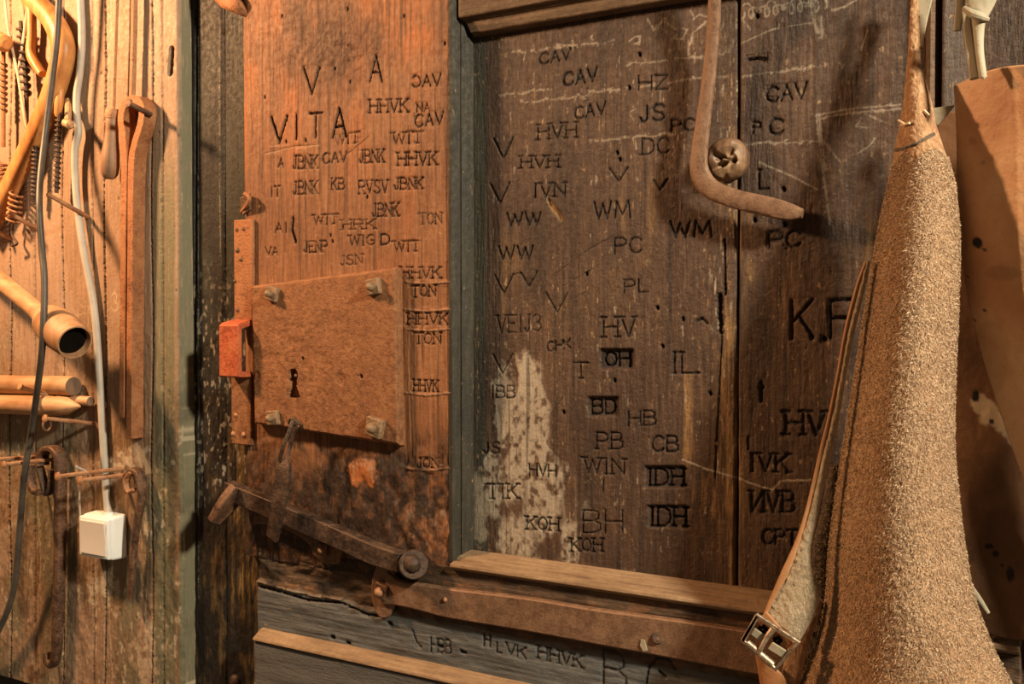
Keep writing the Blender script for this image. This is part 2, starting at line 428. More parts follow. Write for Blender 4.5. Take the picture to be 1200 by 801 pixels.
class Board:
    """a wooden board whose front is a dense relief; X,Z world grids; h = depth cut into the front"""

    def __init__(s, x0, x1, z0, z1, off, res):
        s.nx = int((x1 - x0) / res) + 1; s.nz = int((z1 - z0) / res) + 1
        s.xs = np.linspace(x0, x1, s.nx); s.zs = np.linspace(z0, z1, s.nz); s.off = off
        s.X, s.Z = np.meshgrid(s.xs, s.zs); s.h = np.zeros_like(s.X)
        s.m = {k: np.zeros_like(s.X) for k in ('dirt_shade', 'pale', 'ochre', 'green', 'slate')}
        s.px = None

    def pix(s):
        """photo pixel coordinates of the grid points (only used to read off where stains lie)"""
        if s.px is None:
            d = np.stack([s.X - CAM[0], np.full_like(s.X, -s.off - CAM[1]), s.Z - CAM[2]], -1)
            zz = d @ fwd; s.px = 600 + F * (d @ rgt) / zz; s.py = 400.5 - F * (d @ up) / zz
        return s.px, s.py

    def line(s, pts, wd, dep, mask='dirt_shade', amt=1.0, jit=0.0, pixel=True, flat=False):
        q = [P(a, b, s.off)[[0, 2]] if pixel else np.array((a, b)) for a, b in pts]
        for a, b in zip(q[:-1], q[1:]):
            lo = np.minimum(a, b) - wd * 1.6; hi = np.maximum(a, b) + wd * 1.6
            i0, i1 = np.searchsorted(s.xs, [lo[0], hi[0]]); j0, j1 = np.searchsorted(s.zs, [lo[1], hi[1]])
            if i1 <= i0 or j1 <= j0: continue
            X = s.X[j0:j1, i0:i1]; Z = s.Z[j0:j1, i0:i1]
            ab = b - a; L = max(ab @ ab, 1e-12)
            t = np.clip(((X - a[0]) * ab[0] + (Z - a[1]) * ab[1]) / L, 0, 1)
            d = np.hypot(X - a[0] - t * ab[0], Z - a[1] - t * ab[1])
            if jit: d = d * (1 + jit * fbm(X * 700, Z * 700, 5, 2)) + jit * wd * .6 * np.clip(fbm(X * 260, Z * 260, 9, 3), 0, 1) * 2
            k = 1 - sst(wd * .35, wd * 1.15, d) if not flat else 1 - sst(wd * .8, wd * 1.1, d)
            if dep:
                s.h[j0:j1, i0:i1] = np.maximum(s.h[j0:j1, i0:i1], dep * k) if dep > 0 else np.minimum(s.h[j0:j1, i0:i1], dep * k)
            if mask:
                mm = s.m[mask][j0:j1, i0:i1]; s.m[mask][j0:j1, i0:i1] = np.maximum(mm, amt * k)

    def word(s, txt, x0, y0, x1, y1, h, wd=.0012, dep=.0016, amt=.85, serif=False, jit=.5):
        for l in text_strokes(txt, x0, y0, x1, y1, h, serif): s.line(l, wd, dep, 'dirt_shade', amt, jit)

    def rect(s, x0, y0, x1, y1, dep, amt=.5):
        s.pix(); k = sst(x0 - 2, x0 + 2, s.px + 2 * fbm(s.X * 200, s.Z * 200, 3, 2)) * (1 - sst(x1 - 2, x1 + 2, s.px)) * sst(y0 - 2, y0 + 2, s.py) * (1 - sst(y1 - 2, y1 + 2, s.py + 2 * fbm(s.X * 200, s.Z * 200, 8, 2)))
        s.h = np.maximum(s.h, k * dep); s.m['dirt_shade'] = np.maximum(s.m['dirt_shade'], amt * k)

    def blob(s, mask, cx, cy, rx, ry, amt=1.0, rag=.6, fs=60, thr=1.0, seed=1, dep=0):
        s.pix(); d = np.hypot((s.px - cx) / rx, (s.py - cy) / ry) + rag * fbm(s.X * fs, s.Z * fs, seed, 4)
        k = 1 - sst(thr - .25, thr + .1, d); s.m[mask] = np.maximum(s.m[mask], amt * k)
        if dep: s.h += dep * k

    def build(s, name, mat, back, parent=None):
        Y = -s.off + s.h; nv = s.nx * s.nz
        idx = np.arange(nv).reshape(s.nz, s.nx)
        quads = np.stack([idx[:-1, :-1], idx[:-1, 1:], idx[1:, 1:], idx[1:, :-1]], -1).reshape(-1, 4)
        v = np.stack([s.X, Y, s.Z], -1).reshape(-1, 3)
        ring = np.concatenate([idx[0, :-1], idx[:-1, -1], idx[-1, :0:-1], idx[:0:-1, 0]])
        bv = v[ring].copy(); bv[:, 1] = back; nb = len(ring); bi = nv + np.arange(nb); nx_ = (np.arange(nb) + 1) % nb
        side = np.stack([ring[nx_], ring, bi, bi[nx_]], -1)
        v = np.vstack([v, bv]); q = np.vstack([quads, side])
        c = np.array([s.xs.mean(), -s.off, s.zs.mean()]); v = v - c
        me = bpy.data.meshes.new(name)
        me.vertices.add(len(v)); me.vertices.foreach_set('co', v.astype(np.float32).ravel())
        nl = q.size + nb; me.loops.add(nl); me.polygons.add(len(q) + 1)
        me.loops.foreach_set('vertex_index', np.concatenate([q.ravel(), bi]).astype(np.int32))
        st = np.concatenate([np.arange(len(q)) * 4, [q.size]]).astype(np.int32)
        me.polygons.foreach_set('loop_start', st)
        me.update(calc_edges=True)
        sm = np.ones(len(q) + 1, bool); sm[len(quads):] = False; me.polygons.foreach_set('use_smooth', sm)
        for k, a in s.m.items():
            at = me.attributes.new(k, 'FLOAT', 'POINT')
            at.data.foreach_set('value', np.concatenate([a.ravel(), a.ravel()[ring]]).astype(np.float32))
        me.materials.append(mat)
        o = bpy.data.objects.new(name, me); C.objects.link(o); o['_w'] = [float(a) for a in c]
        base = np.array(parent['_w']) if parent is not None else np.zeros(3)
        o.location = tuple(c - base)
        if parent is not None: o.parent = parent
        return o


# depths of the faces in front of the panel plane (metres)
S_ = .022; POST = .008; PLK = .028; BACK = .03
ZT = P(600, -90)[2]; ZB = P(600, 885)[2]

# ------------------------------------------------------------------ setting: plank wall, post, door
# left plank wall
b = Board(PX(-150, PLK), PX(212, PLK), P(200, 850, PLK)[2], P(200, -60, PLK)[2], PLK, .0012)
px, py = b.pix()
b.h += .0003 * fbm(b.X * 260, b.Z * 9, 2) + .0012 * fbm(b.X * 30, b.Z * 12, 4) + .0003 * fbm(b.X * 500, b.Z * 400, 6, 2)
for gx, amt, wd in ((12, .7, .0022), (74, .6, .0015), (123, .9, .0016), (178, .8, .0016)):
    b.line([(gx + 1.2 * math.sin(y * .02), y) for y in range(-60, 860, 8)], wd, .003, 'dirt_shade', amt, .9)
for gx in (-60, 40, 108, 190):
    b.line([(gx, -60), (gx + 2, 860)], .0028, .0016, 'dirt_shade', .25, .6)
e = (b.xs[-1] - b.X); b.h += .004 * (1 - sst(0, .006, e))
low = sst(330, 560, py + 120 * fbm(b.X * 14, b.Z * 7, 3))
b.m['ochre'] += .95 * low * sst(-.5, .2, fbm(b.X * 30, b.Z * 18, 11))
b.m['green'] = np.maximum(b.m['green'], .6 * low * sst(-.1, .4, fbm(b.X * 25, b.Z * 12, 17)))
b.m['green'] = np.maximum(b.m['green'], .9 * sst(176, 184, px) * (1 - sst(203, 207, px)) * sst(120, 260, py))
b.m['green'] = np.maximum(b.m['green'], sst(207, 210, px) * .9)
b.h += .0010 * low * fbm(b.X * 160, b.Z * 110, 21, 4)
b.m['dirt_shade'] = np.maximum(b.m['dirt_shade'], .5 * low * sst(.12, .5, fbm(b.X * 60, b.Z * 18, 31)))
b.m['pale'] = np.maximum(b.m['pale'], .6 * low * sst(.32, .5, fbm(b.X * 150, b.Z * 90, 33)))
for gx in (46, 88, 130, 172):
    b.line([(gx + 1.5 * math.sin(y * .05), y) for y in range(560, 860, 9)], .0011, 0, 'pale', .5, 1.3)
b.blob('ochre', 160, 525, 40, 35, .9, .7, 60); b.blob('pale', 155, 540, 35, 22, .7, 1.1, 110, .7)
b.blob('pale', 120, 690, 30, 25, .6, 1.2, 120, .7); b.blob('pale', 175, 760, 25, 40, .5, 1.3, 120, .6)
b.line([(201, 58), (199, 85)], .0042, .010, 'dirt_shade', 1, 0, flat=True)
for l in text_strokes('3', 131, 365, 138, 365, 23): b.line(l, .0011, 0, 'pale', 1, .8)
for l in [[(88, 350), (97, 360)], [(90, 352), (91, 383)], [(83, 370), (106, 366)], [(97, 360), (104, 358), (103, 384)]]:
    b.line(l, .0006, 0, 'pale', .7, .8)
for k in range(40):
    x = random.uniform(100, 208); y = random.uniform(0, 800); b.line([(x, y), (x + .5, y + random.uniform(1, 5))], .0012, .001, 'dirt_shade', .7, .3)
wl = b.build('wall_left', M_plank, .03); wl['kind'] = 'structure'

# door post
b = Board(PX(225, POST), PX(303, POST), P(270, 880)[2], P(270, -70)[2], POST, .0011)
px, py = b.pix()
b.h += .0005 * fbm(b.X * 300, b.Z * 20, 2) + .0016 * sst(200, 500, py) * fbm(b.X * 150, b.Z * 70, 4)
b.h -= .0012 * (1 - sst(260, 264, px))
b.line([(231 - y * .004, y) for y in range(-60, 860, 20)], .0015, .006, 'dirt_shade', 1, .4)
b.line([(263, -60), (266, 860)], .0011, .002, 'dirt_shade', .9, .4)
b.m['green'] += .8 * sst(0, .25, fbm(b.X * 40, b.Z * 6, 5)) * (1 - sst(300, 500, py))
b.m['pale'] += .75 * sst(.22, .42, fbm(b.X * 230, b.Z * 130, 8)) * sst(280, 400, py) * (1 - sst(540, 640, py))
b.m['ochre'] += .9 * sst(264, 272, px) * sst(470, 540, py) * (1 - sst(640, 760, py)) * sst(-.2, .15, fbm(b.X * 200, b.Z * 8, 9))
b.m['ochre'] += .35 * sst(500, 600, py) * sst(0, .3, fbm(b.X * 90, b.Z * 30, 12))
b.m['dirt_shade'] += .7 * sst(.1, .3, fbm(b.X * 90, b.Z * 25, 14)) * sst(500, 600, py)
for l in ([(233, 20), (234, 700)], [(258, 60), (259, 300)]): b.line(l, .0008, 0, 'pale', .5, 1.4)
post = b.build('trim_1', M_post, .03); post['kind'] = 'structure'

door = thing('door_1', (PX(600), 0, P(600, 885)[2])); door['kind'] = 'structure'

# left stile
ZS = P(420, 672, S_)[2]
b = Board(PX(284, S_), PX(531, S_), ZS, P(420, -75, S_)[2], S_, .0009)
px, py = b.pix()
warp = .004 * fbm(b.X * 12, b.Z * 5, 44, 2)
grain = fbm((b.X + warp) * 420, b.Z * 7, 2, 3)
b.h += .0007 * grain + .0012 * fbm(b.X * 25, b.Z * 9, 4)
rough_top = np.exp(-((px - 395) / 75) ** 2 - ((py - 55) / 45) ** 2)
b.h += .0022 * rough_top * fbm(b.X * 160, b.Z * 110, 7, 3)
low = sst(500, 570, py + 40 * fbm(b.X * 20, b.Z * 14, 9))
b.h += .0028 * low * fbm(b.X * 90, b.Z * 60, 12, 4)
b.h += .005 * (1 - sst(0, .010, b.X - b.xs[0])) + .002 * (1 - sst(0, .003, b.xs[-1] - b.X))
b.m['ochre'] += .9 * np.exp(-((px - 490) / 22) ** 2 - ((py - 45) / 20) ** 2)
b.m['ochre'] = np.maximum(b.m['ochre'], .45 * (1 - sst(120, 420, py)) * sst(-.1, .4, fbm(b.X * 25, b.Z * 8, 15)))
b.m['dirt_shade'] += .55 * sst(.0, .45, rough_top * .5 + .45 * fbm(b.X * 60, b.Z * 30, 17)) * (1 - sst(120, 180, py))
b.m['dirt_shade'] = np.maximum(b.m['dirt_shade'], .9 * low * sst(-.75, .2, fbm(b.X * 130, b.Z * 90, 19, 5) + .35 * (1 - sst(430, 520, px)) - .2))
b.m['dirt_shade'] = np.maximum(b.m['dirt_shade'], .6 * (sst(505, 560, py) * (1 - sst(455, 500, px))))
b.m['dirt_shade'] = np.maximum(b.m['dirt_shade'], .5 * sst(.1, .45, fbm(b.X * 300, b.Z * 6, 23)))
b.blob('ochre', 425, 555, 17, 15, 1.0, .8, 90, dep=-.0006); b.m['dirt_shade'] *= 1 - .9 * (1 - sst(.7, 1.1, np.hypot((px - 425) / 17, (py - 555) / 15) + .8 * fbm(b.X * 90, b.Z * 90, 1, 4)))
b.blob('pale', 455, 545, 40, 10, .25, 1.2, 90, .7); b.blob('pale', 490, 600, 40, 30, .22, 1.3, 120, .6)
for y in (362, 385, 460, 548, 330):
    b.line([(475, y), (500, y + 3), (528, y)], .0012, -.0012, 'pale', .15, .8)
sf = dict(serif=True, wd=.0011, jit=.6)
W = b.word
W('V', 356, 110, 374, 110, 30, wd=.0016, dep=.003); W('A', 433, 96, 447, 96, 31, wd=.0016, dep=.003)
W('cAV', 483, 102, 516, 100, 13, wd=.0013); W('HHVK', 433, 132, 478, 131, 15, **sf); W('CAV', 486, 149, 519, 145, 14, wd=.0014)
W('V', 318, 168, 336, 166, 30, wd=.0021, dep=.0035, amt=1); W('I', 345, 163, 349, 163, 28, wd=.0017, dep=.003)
W('T', 362, 161, 377, 160, 28, wd=.0017, dep=.003); W('A', 389, 161, 405, 160, 34, wd=.0019, dep=.0035, amt=1)
W('WIT', 392, 170, 420, 167, 12, amt=.5, **sf); W('WIT', 460, 169, 494, 167, 13, amt=.55, **sf); W('NA', 488, 131, 503, 130, 9, amt=.4)
W('JBNK', 343, 198, 372, 197, 15, **sf); W('CAV', 378, 192, 406, 189, 12, wd=.0014); W('JBNK', 421, 191, 450, 190, 15, **sf); W('HHVK', 466, 194, 512, 193, 15, **sf)
W('JBNK', 343, 228, 372, 227, 15, **sf); W('KB', 388, 222, 403, 222, 13, **sf); W('RVSV', 420, 227, 454, 226, 15, **sf); W('JBNK', 462, 222, 495, 221, 13, **sf)
W('JBNK', 436, 254, 467, 253, 15, **sf); W('WIT', 367, 263, 395, 262, 11, amt=.6, **sf); W('HRK', 400, 269, 439, 268, 11, amt=.45, **sf)
W('TON', 491, 263, 517, 262, 13, amt=.65, **sf); W('WIG', 409, 288, 438, 287, 12, amt=.65, **sf); W('D', 446, 287, 456, 286, 12, wd=.0015, amt=1)
W('WIT', 461, 295, 491, 294, 12, amt=.4, **sf); W('JENP', 356, 296, 383, 295, 13, amt=.5, **sf); W('VA', 311, 299, 325, 299, 9, amt=.45)
W('JSN', 398, 311, 424, 309, 11, amt=.5, **sf); W('IT', 317, 231, 328, 230, 12, amt=.4); W('AI', 322, 273, 336, 272, 11, amt=.4)
W('HHVK', 469, 326, 516, 326, 13, amt=.7, **sf); W('TON', 482, 348, 510, 347, 13, amt=.75, **sf); W('HHVK', 477, 380, 525, 380, 13, amt=.7, **sf)
W('TON', 486, 403, 516, 403, 13, amt=.55, **sf); W('HHVK', 484, 458, 513, 459, 13, amt=.75, **sf); W('JON', 488, 548, 513, 548, 11, amt=.5, **sf)
W('A', 326, 196, 332, 196, 10, amt=.6)
b.line([(343, 256), (342, 270), (346, 283)], .0022, .004, 'dirt_shade', .9, .3)
b.line([(392, 192), (410, 178), (432, 160)], .0006, .0008, 'dirt_shade', .6, .4)
b.line([(310, 180), (345, 172), (375, 170)], .0006, .0008, 'pale', .4, .4)
for (x, y) in ((410, 95), (430, 230), (389, 282), (387, 275), (392, 80), (330, 18), (473, 18), (335, 165), (358, 164), (521, 50), (407, 10), (310, 113), (401, 265)):
    b.line([(x, y), (x, y + 1.5)], .0016, .003, 'dirt_shade', 1, .2)
b.build('stile', M_stile, .02, door)

# panel boards (left board, right board) with the gap between them
XG = PX(864)


def panel(name, x0, x1):
    b = Board(x0, x1, P(700, 705)[2], P(560, -75)[2], 0.0, .0009)
    px, py = b.pix(); sd = int(abs(x0) * 50)
    grain = fbm((b.X + .003 * fbm(b.X * 10, b.Z * 4, 3, 2)) * 380, b.Z * 6, sd + 2, 3)
    b.h += .0005 * grain + .0014 * fbm(b.X * 16, b.Z * 7, sd + 4) + .0005 * fbm(b.X * 140, b.Z * 60, sd + 6, 3)
    b.h += .003 * (1 - sst(0, .0025, np.minimum(b.X - x0, x1 - b.X)))
    b.m['dirt_shade'] += .45 * sst(.0, .4, fbm(b.X * 28, b.Z * 9, sd + 9))
    b.m['ochre'] += .7 * sst(.05, .5, fbm(b.X * 50, b.Z * 6, sd + 12)) * sst(.0, .3, fbm(b.X * 9, b.Z * 7, sd + 13))
    b.m['dirt_shade'] = np.maximum(b.m['dirt_shade'], .6 * sst(.18, .5, fbm(b.X * 330, b.Z * 7, sd + 15)))
    # yellow scratched grain beside the gap and in the lower middle
    b.m['ochre'] = np.maximum(b.m['ochre'], .8 * sst(836, 850, px) * (1 - sst(862, 880, px)) * sst(-.1, .3, fbm(b.X * 260, b.Z * 14, 18)) * sst(0, 420, py))
    b.m['ochre'] = np.maximum(b.m['ochre'], .85 * np.exp(-((px - 807) / 11) ** 2) * sst(430, 445, py) * (1 - sst(530, 560, py)) * sst(-.25, .15, fbm(b.X * 300, b.Z * 12, 21)))
    b.m['ochre'] = np.maximum(b.m['ochre'], .6 * np.exp(-((px - 835) / 25) ** 2 - ((py - 590) / 40) ** 2) * sst(0, .2, fbm(b.X * 300, b.Z * 80, 22)))
    # horizontal chalky rub marks near the top
    for (xa, ya, xb, yb) in ((585, 112, 650, 104), (690, 108, 850, 88), (690, 165, 800, 155), (610, 120, 690, 112), (735, 75, 855, 62), (870, 90, 960, 78), (860, 170, 960, 165), (600, 62, 720, 48)):
        n = 14
        b.line([(xa + (xb - xa) * i / n, ya + (yb - ya) * i / n + random.uniform(-1.5, 1.5)) for i in range(n + 1)], .0012, 0, 'pale', .5, 2.0)
    return b


b = panel('p', PX(553), XG - .0007); W = b.word
b.m['green'] += (1 - sst(567, 573, b.pix()[0])) * .9
px, py = b.pix()
b.m['ochre'] = np.maximum(b.m['ochre'], .9 * np.exp(-((px - 557) / 4) ** 2) * sst(-.05, .2, fbm(b.X * 300, b.Z * 60, 41)))
# white plaster smear
d = np.maximum(np.abs(px - (612 + (py - 540) * .05)) / (30 + 26 * sst(480, 600, py)), np.abs(py - 545) / 118) + 1.0 * fbm(b.X * 55, b.Z * 30, 27, 5)
b.m['pale'] = np.maximum(b.m['pale'], .8 * (1 - sst(.65, 1.0, d)) * sst(-.45, .1, fbm(b.X * 220, b.Z * 160, 29, 3)))
b.h -= .0010 * (1 - sst(.65, 1.0, d))
b.blob('pale', 618, 448, 10, 34, .9, .6, 120, dep=-.0006); b.blob('pale', 590, 470, 12, 45, .8, .9, 110); b.blob('pale', 560, 600, 12, 40, .5, .9, 110)
b.line([(643, 237), (650, 246), (657, 256)], .0035, .002, 'ochre', 1, .6)
W('CAV', 632, 76, 668, 69, 13, wd=.0013); W('CAV', 660, 101, 699, 94, 15, wd=.0016, amt=1); W('HZ', 748, 105, 782, 104, 16, wd=.0012)
W('CAV', 673, 140, 709, 133, 14, wd=.0012, amt=.75); W('JS', 750, 143, 779, 140, 18, wd=.0016, amt=1); W('HVH', 630, 164, 675, 161, 18, amt=.6, **sf)
W('PC', 787, 154, 814, 153, 14, amt=.6); W('DC', 752, 181, 784, 179, 18, serif=True, wd=.0013, amt=.9); W('V', 578, 186, 601, 185, 24, wd=.0014)
W('HVH', 610, 197, 654, 196, 14, amt=.75, **sf); W('V', 714, 213, 735, 212, 16, wd=.0015); W('V', 766, 222, 782, 221, 11, wd=.0015)
W('V', 574, 238, 597, 237, 23, wd=.0014); W('IVN', 625, 231, 662, 230, 16, **sf); W('WW', 594, 264, 633, 263, 14, wd=.0016); W('WM', 696, 257, 738, 255, 20, wd=.0014)
W('WM', 786, 278, 834, 277, 19, wd=.0014); W('WW', 584, 304, 624, 303, 15, wd=.0016); W('PC', 720, 297, 751, 296, 18, wd=.0013)
W('V', 579, 344, 601, 343, 22, wd=.0013); W('V', 610, 336, 629, 335, 17, wd=.0013); b.line([(601, 322), (606, 320), (611, 321)], .0009, .001, 'dirt_shade', .7, .3)
W('V', 640, 366, 665, 365, 23, wd=.0012, amt=.6); W('PL', 731, 343, 761, 342, 15, amt=.55); W('VEIJ3', 582, 390, 634, 388, 20, amt=.6, **sf)
W('HV', 707, 395, 744, 394, 23, amt=.75, serif=True, wd=.0014); W('CHK', 641, 412, 668, 408, 11, amt=.6); W('V', 577, 438, 600, 437, 23, wd=.0012)
b.rect(702, 409, 742, 432, .0035, .75); W('OH', 707, 429, 737, 429, 17, amt=.9, wd=.0018, dep=.006)
W('T', 674, 443, 687, 443, 18, amt=.6, serif=True); W('IL', 787, 437, 817, 437, 24, serif=True, wd=.0015, amt=.9); W('IBB', 575, 466, 603, 466, 14, amt=.7)
b.rect(688, 465, 724, 487, .003, .55); W('BD', 692, 485, 720, 485, 17, amt=.9, wd=.0016, dep=.005)
W('HB', 736, 499, 768, 498, 17, wd=.0013, amt=.8); W('PB', 699, 526, 729, 526, 19, serif=True, wd=.0014, amt=.85); W('CB', 764, 529, 794, 529, 18, wd=.0014, amt=.9)
W('JS', 566, 531, 585, 531, 13, amt=.8); W('HVH', 620, 557, 651, 559, 14, amt=.75); W('WIN', 684, 554, 731, 556, 18, serif=True, wd=.0013, amt=.85); W('I', 703, 576, 710, 576, 14, amt=.75)
b.rect(754, 546, 803, 571, .003, .45); W('IDH', 757, 569, 800, 569, 20, serif=True, wd=.0018, amt=1, dep=.005)
W('TIK', 570, 584, 607, 584, 17, amt=.8, serif=True); b.rect(758, 592, 805, 617, .0025, .3); W('IDH', 760, 616, 803, 617, 22, serif=True, wd=.0018, amt=1, dep=.005)
W('KOH', 617, 620, 654, 622, 15, serif=True, wd=.0013); W('BH', 683, 624, 729, 624, 26, wd=.0012, amt=.6); W('KOH', 669, 646, 705, 646, 15, serif=True, wd=.0013)
for l in ([(648, 323), (690, 292), (718, 277)], [(660, 335), (700, 312)], [(655, 380), (668, 352), (690, 340)], [(642, 490), (660, 465)], [(640, 520), (660, 540)]):
    b.line(l, .0006, .0006, 'dirt_shade', .6, .4)
for (x, y) in ((737, 102), (749, 63), (723, 178), (726, 186), (720, 445), (660, 482), (776, 405), (800, 373), (770, 360), (832, 460), (687, 320)):
    b.line([(x, y), (x + .6, y + 1.4)], .0018, .004, 'dirt_shade', 1, .2)
b.line([(843, 347), (844, 388)], .003, .004, 'dirt_shade', .9, .7); b.line([(816, 376), (823, 373), (829, 379)], .0016, .002, 'dirt_shade', .9, .3)
b.line([(849, 280), (850, 345)], .0012, .003, 'dirt_shade', .9, .8); b.line([(846, 388), (838, 560)], .0008, .002, 'dirt_shade', .7, .8)
b.line([(800, 538), (830, 550), (866, 560)], .0011, 0, 'pale', .9, .8)
rs = random.Random(5)
for (x, y, n, s) in ((650, 52, 5, 5), (690, 46, 3, 5), (768, 28, 8, 9), (790, 38, 6, 8), (815, 20, 5, 8), (740, 48, 6, 6)):
    b.line([(x + rs.uniform(-s, s) + i * 2.2, y + rs.uniform(-s, s)) for i in range(n)], .0010, 0, 'pale', .6, 1.0)
b.line([(828, 25), (812, 38), (806, 60), (807, 66)], .0014, 0, 'pale', .65, 1.0)
b.line([(745, 127), (738, 132), (742, 140)], .0008, 0, 'pale', .5, 1.0)
for k in range(420):
    x = random.uniform(575, 862); y = random.uniform(25, 660) if k % 3 else random.uniform(25, 210); L = random.uniform(2, 13)
    b.line([(x, y), (x + random.uniform(-1, 1), y + L)], random.uniform(.0004, .0009), 0, random.choice(('pale', 'ochre', 'dirt_shade')), random.uniform(.25, .75), 1.2)
for k in range(160):
    x = random.gauss(852, 9); y = random.uniform(0, 560); b.line([(x, y), (x, y + random.uniform(3, 18))], .0007, 0, random.choice(('ochre', 'ochre', 'pale')), random.uniform(.4, .9), 1.2)
b.build('panel_board', M_panel, .02, door)

b = panel('p2', XG + .0007, PX(1190)); W = b.word; px, py = b.pix()
W('CAV', 898, 120, 945, 114, 17, wd=.0014, amt=.9); W('P', 882, 156, 891, 156, 13, amt=.35); W('C', 901, 158, 917, 157, 18, wd=.0016, amt=.95)
W('L', 889, 222, 899, 221, 23, amt=.8, serif=True); W('PC', 901, 290, 938, 288, 18, wd=.0016, amt=.95)
W('K', 928, 396, 953, 395, 44, wd=.0016, amt=.85, dep=.003); W('F', 973, 396, 1002, 395, 44, wd=.0016, amt=.85, dep=.003)
W('HV', 921, 509, 967, 509, 27, serif=True, wd=.0020, amt=.95); W('IVK', 879, 552, 925, 553, 21, serif=True, wd=.0015, amt=.95); W('I', 874, 526, 880, 526, 15, amt=.7)
W('YVB', 881, 599, 931, 600, 24, wd=.0018, amt=.95, serif=True); W('CPT', 894, 637, 934, 638, 17, wd=.0016, amt=.95)
for (x, y) in ((951, 394), (966, 396), (884, 257), (918, 221), (919, 262), (893, 452), (887, 18)):
    b.line([(x, y), (x + .6, y + 1.6)], .0022, .004, 'dirt_shade', 1, .2)
b.line([(878, 70), (887, 68), (896, 70)], .002, .003, 'dirt_shade', .9, .3); b.line([(892, 447), (892, 470)], .0018, .003, 'dirt_shade', .9, .5)
for l in ([(866, 560), (880, 566), (905, 574)], [(905, 574), (915, 563), (950, 562)]): b.line(l, .0011, 0, 'pale', .9, .7)
for l in ([(957, 135), (1000, 127), (1055, 123)], [(959, 139), (1000, 132), (1055, 128)], [(957, 134), (963, 190), (970, 240), (973, 262)], [(960, 137), (967, 200)]):
    b.line(l, .0012, 0, 'pale', .55, 1.3)
for l in ([(1012, 133), (1020, 136), (1034, 142)], [(1010, 138), (1003, 148), (1018, 150)], [(1005, 180), (1020, 170), (1026, 162)], [(965, 165), (985, 190)], [(890, 190), (925, 205), (958, 222)], [(866, 52), (905, 35), (955, 26)], [(1009, 58), (1017, 36)], [(858, 40), (868, 20), (880, 35)]):
    b.line(l, .0008, 0, 'pale', .5, 1.1)
xs_ = [870 + i * 4.5 for i in range(26)]
b.line([(868 + i * .95 + 5 * math.cos(i * .62), 15 - i * .11 + (6 + 4 * math.sin(i * .21)) * math.sin(i * .62)) for i in range(105)], .0009, 0, 'pale', .6, .9)
b.line([(950, 2), (953, 20), (958, 38)], .0018, 0, 'pale', .65, 1.0); b.line([(962, 20), (963, 48)], .0018, 0, 'pale', .5, 1.4); b.line([(975, 12), (990, 8), (1003, 0)], .0012, 0, 'pale', .5, 1.0)
b.build('panel_board', M_panel, .02, door)
obj('panel_gap_backing', slab([P(850, -75, -.008), P(880, -75, -.008), P(880, 705, -.008), P(850, 705, -.008)], .01), M_shade, door)

# moulding between stile and panel (stepped, painted green-black)
xs0 = PX(530, S_); xs1 = PX(554)
pf = [(xs0 - .004, S_ + .001), (xs0, S_ + .001), (xs0 + .003, S_ - .003), (xs0 + (xs1 - xs0) * .45, .012), (xs0 + (xs1 - xs0) * .55, .014), (xs0 + (xs1 - xs0) * .8, .008), (xs1, .005), (xs1 + .002, -.004), (xs0 - .004, -.004)]
zt = P(540, -75)[2]; zb = P(545, 656, .01)[2]
mv = MB(); nst = 60
mv.add(*prism_z(zb, zt, pf)); obj('moulding', mv, M_mouldv, door, bevel=.0008)

# top moulding, overhanging
zA = P(546, 20, .018)[2]; zB = P(558, 42, .006)[2]; xA = PX(538, .018, 20); xB = PX(556, .006, 42); xe = PX(1200, .045)
v, f = prism_x(xA, xe, [(.006, zB), (.010, zB + .002), (.013, zB + (zA - zB) * .75), (.0125, zB + (zA - zB) * .85), (.020, zA), (.022, zA + .25), (-.004, zA + .25), (-.004, zB)])
v = [np.array(p) for p in v]
for i in range(0, 4): v[i][0] = xB + (xA - xB) * i / 4
mt = MB(); mt.add(v, f); obj('top_moulding', mt, M_mould, door, bevel=.0012)

# lower moulding: sloping lit ledge, bead and rail
z1 = P(552, 644, .002)[2]; z2 = P(532, 660, .021)[2]
xl = PX(532, .021, 660); xl2 = PX(552, .002, 644); xr = PX(1200, .02)
pf = [(.001, z1), (.004, z1 + .001), (.018, z2 + .006), (.019, z2 + .003), (.023, z2 + .003), (.0285, z2 + .0015), (.0295, z2 - .0015), (.0255, z2 - .005), (-.004, z2 - .005), (-.004, z1)]
v, f = prism_x(xl, xr, pf); v = [np.array(p) for p in v]; v[0][0] = xl2; v[1][0] = xl2 - .001; v[9][0] = xl2
obj('lower_moulding', MB().add(v, f), M_ledge, door, bevel=.0008)

# bottom rail
zr1 = z2 - .003; zr0 = P(297, 742, .025)[2] - .02
b = Board(PX(300, .024), PX(1200, .024), zr0 - .05, zr1, .024, .0012); px, py = b.pix(); W = b.word
crack = 684 + (px - 300) * .20 + 8 * fbm(b.X * 40, b.Z * 0 + 3, 5)
lowm = sst(-2, 3, py - crack)
b.m['slate'] += lowm * .95
b.h += .0008 * fbm(b.X * 8, b.Z * 380, 3, 3) + .002 * fbm(b.X * 20, b.Z * 60, 5)
b.h += (.004 * (1 - lowm) * fbm(b.X * 40, b.Z * 90, 7, 4) + .003 * (1 - lowm)) * (1 - sst(440, 520, px))
b.m['dirt_shade'] += .5 * sst(0, .4, fbm(b.X * 40, b.Z * 60, 9)) * (1 - lowm) + .35 * lowm * sst(.1, .5, fbm(b.X * 16, b.Z * 200, 10))
b.m['ochre'] += .25 * (1 - lowm) * sst(.1, .4, fbm(b.X * 70, b.Z * 120, 13))
b.line([(298, 686), (330, 694), (360, 703), (400, 706), (430, 720), (445, 722)], .0016, .004, 'dirt_shade', 1, .8)
b.line([(300, 680), (335, 690), (370, 698), (400, 702)], .001, -.002, 'pale', .4, .9)
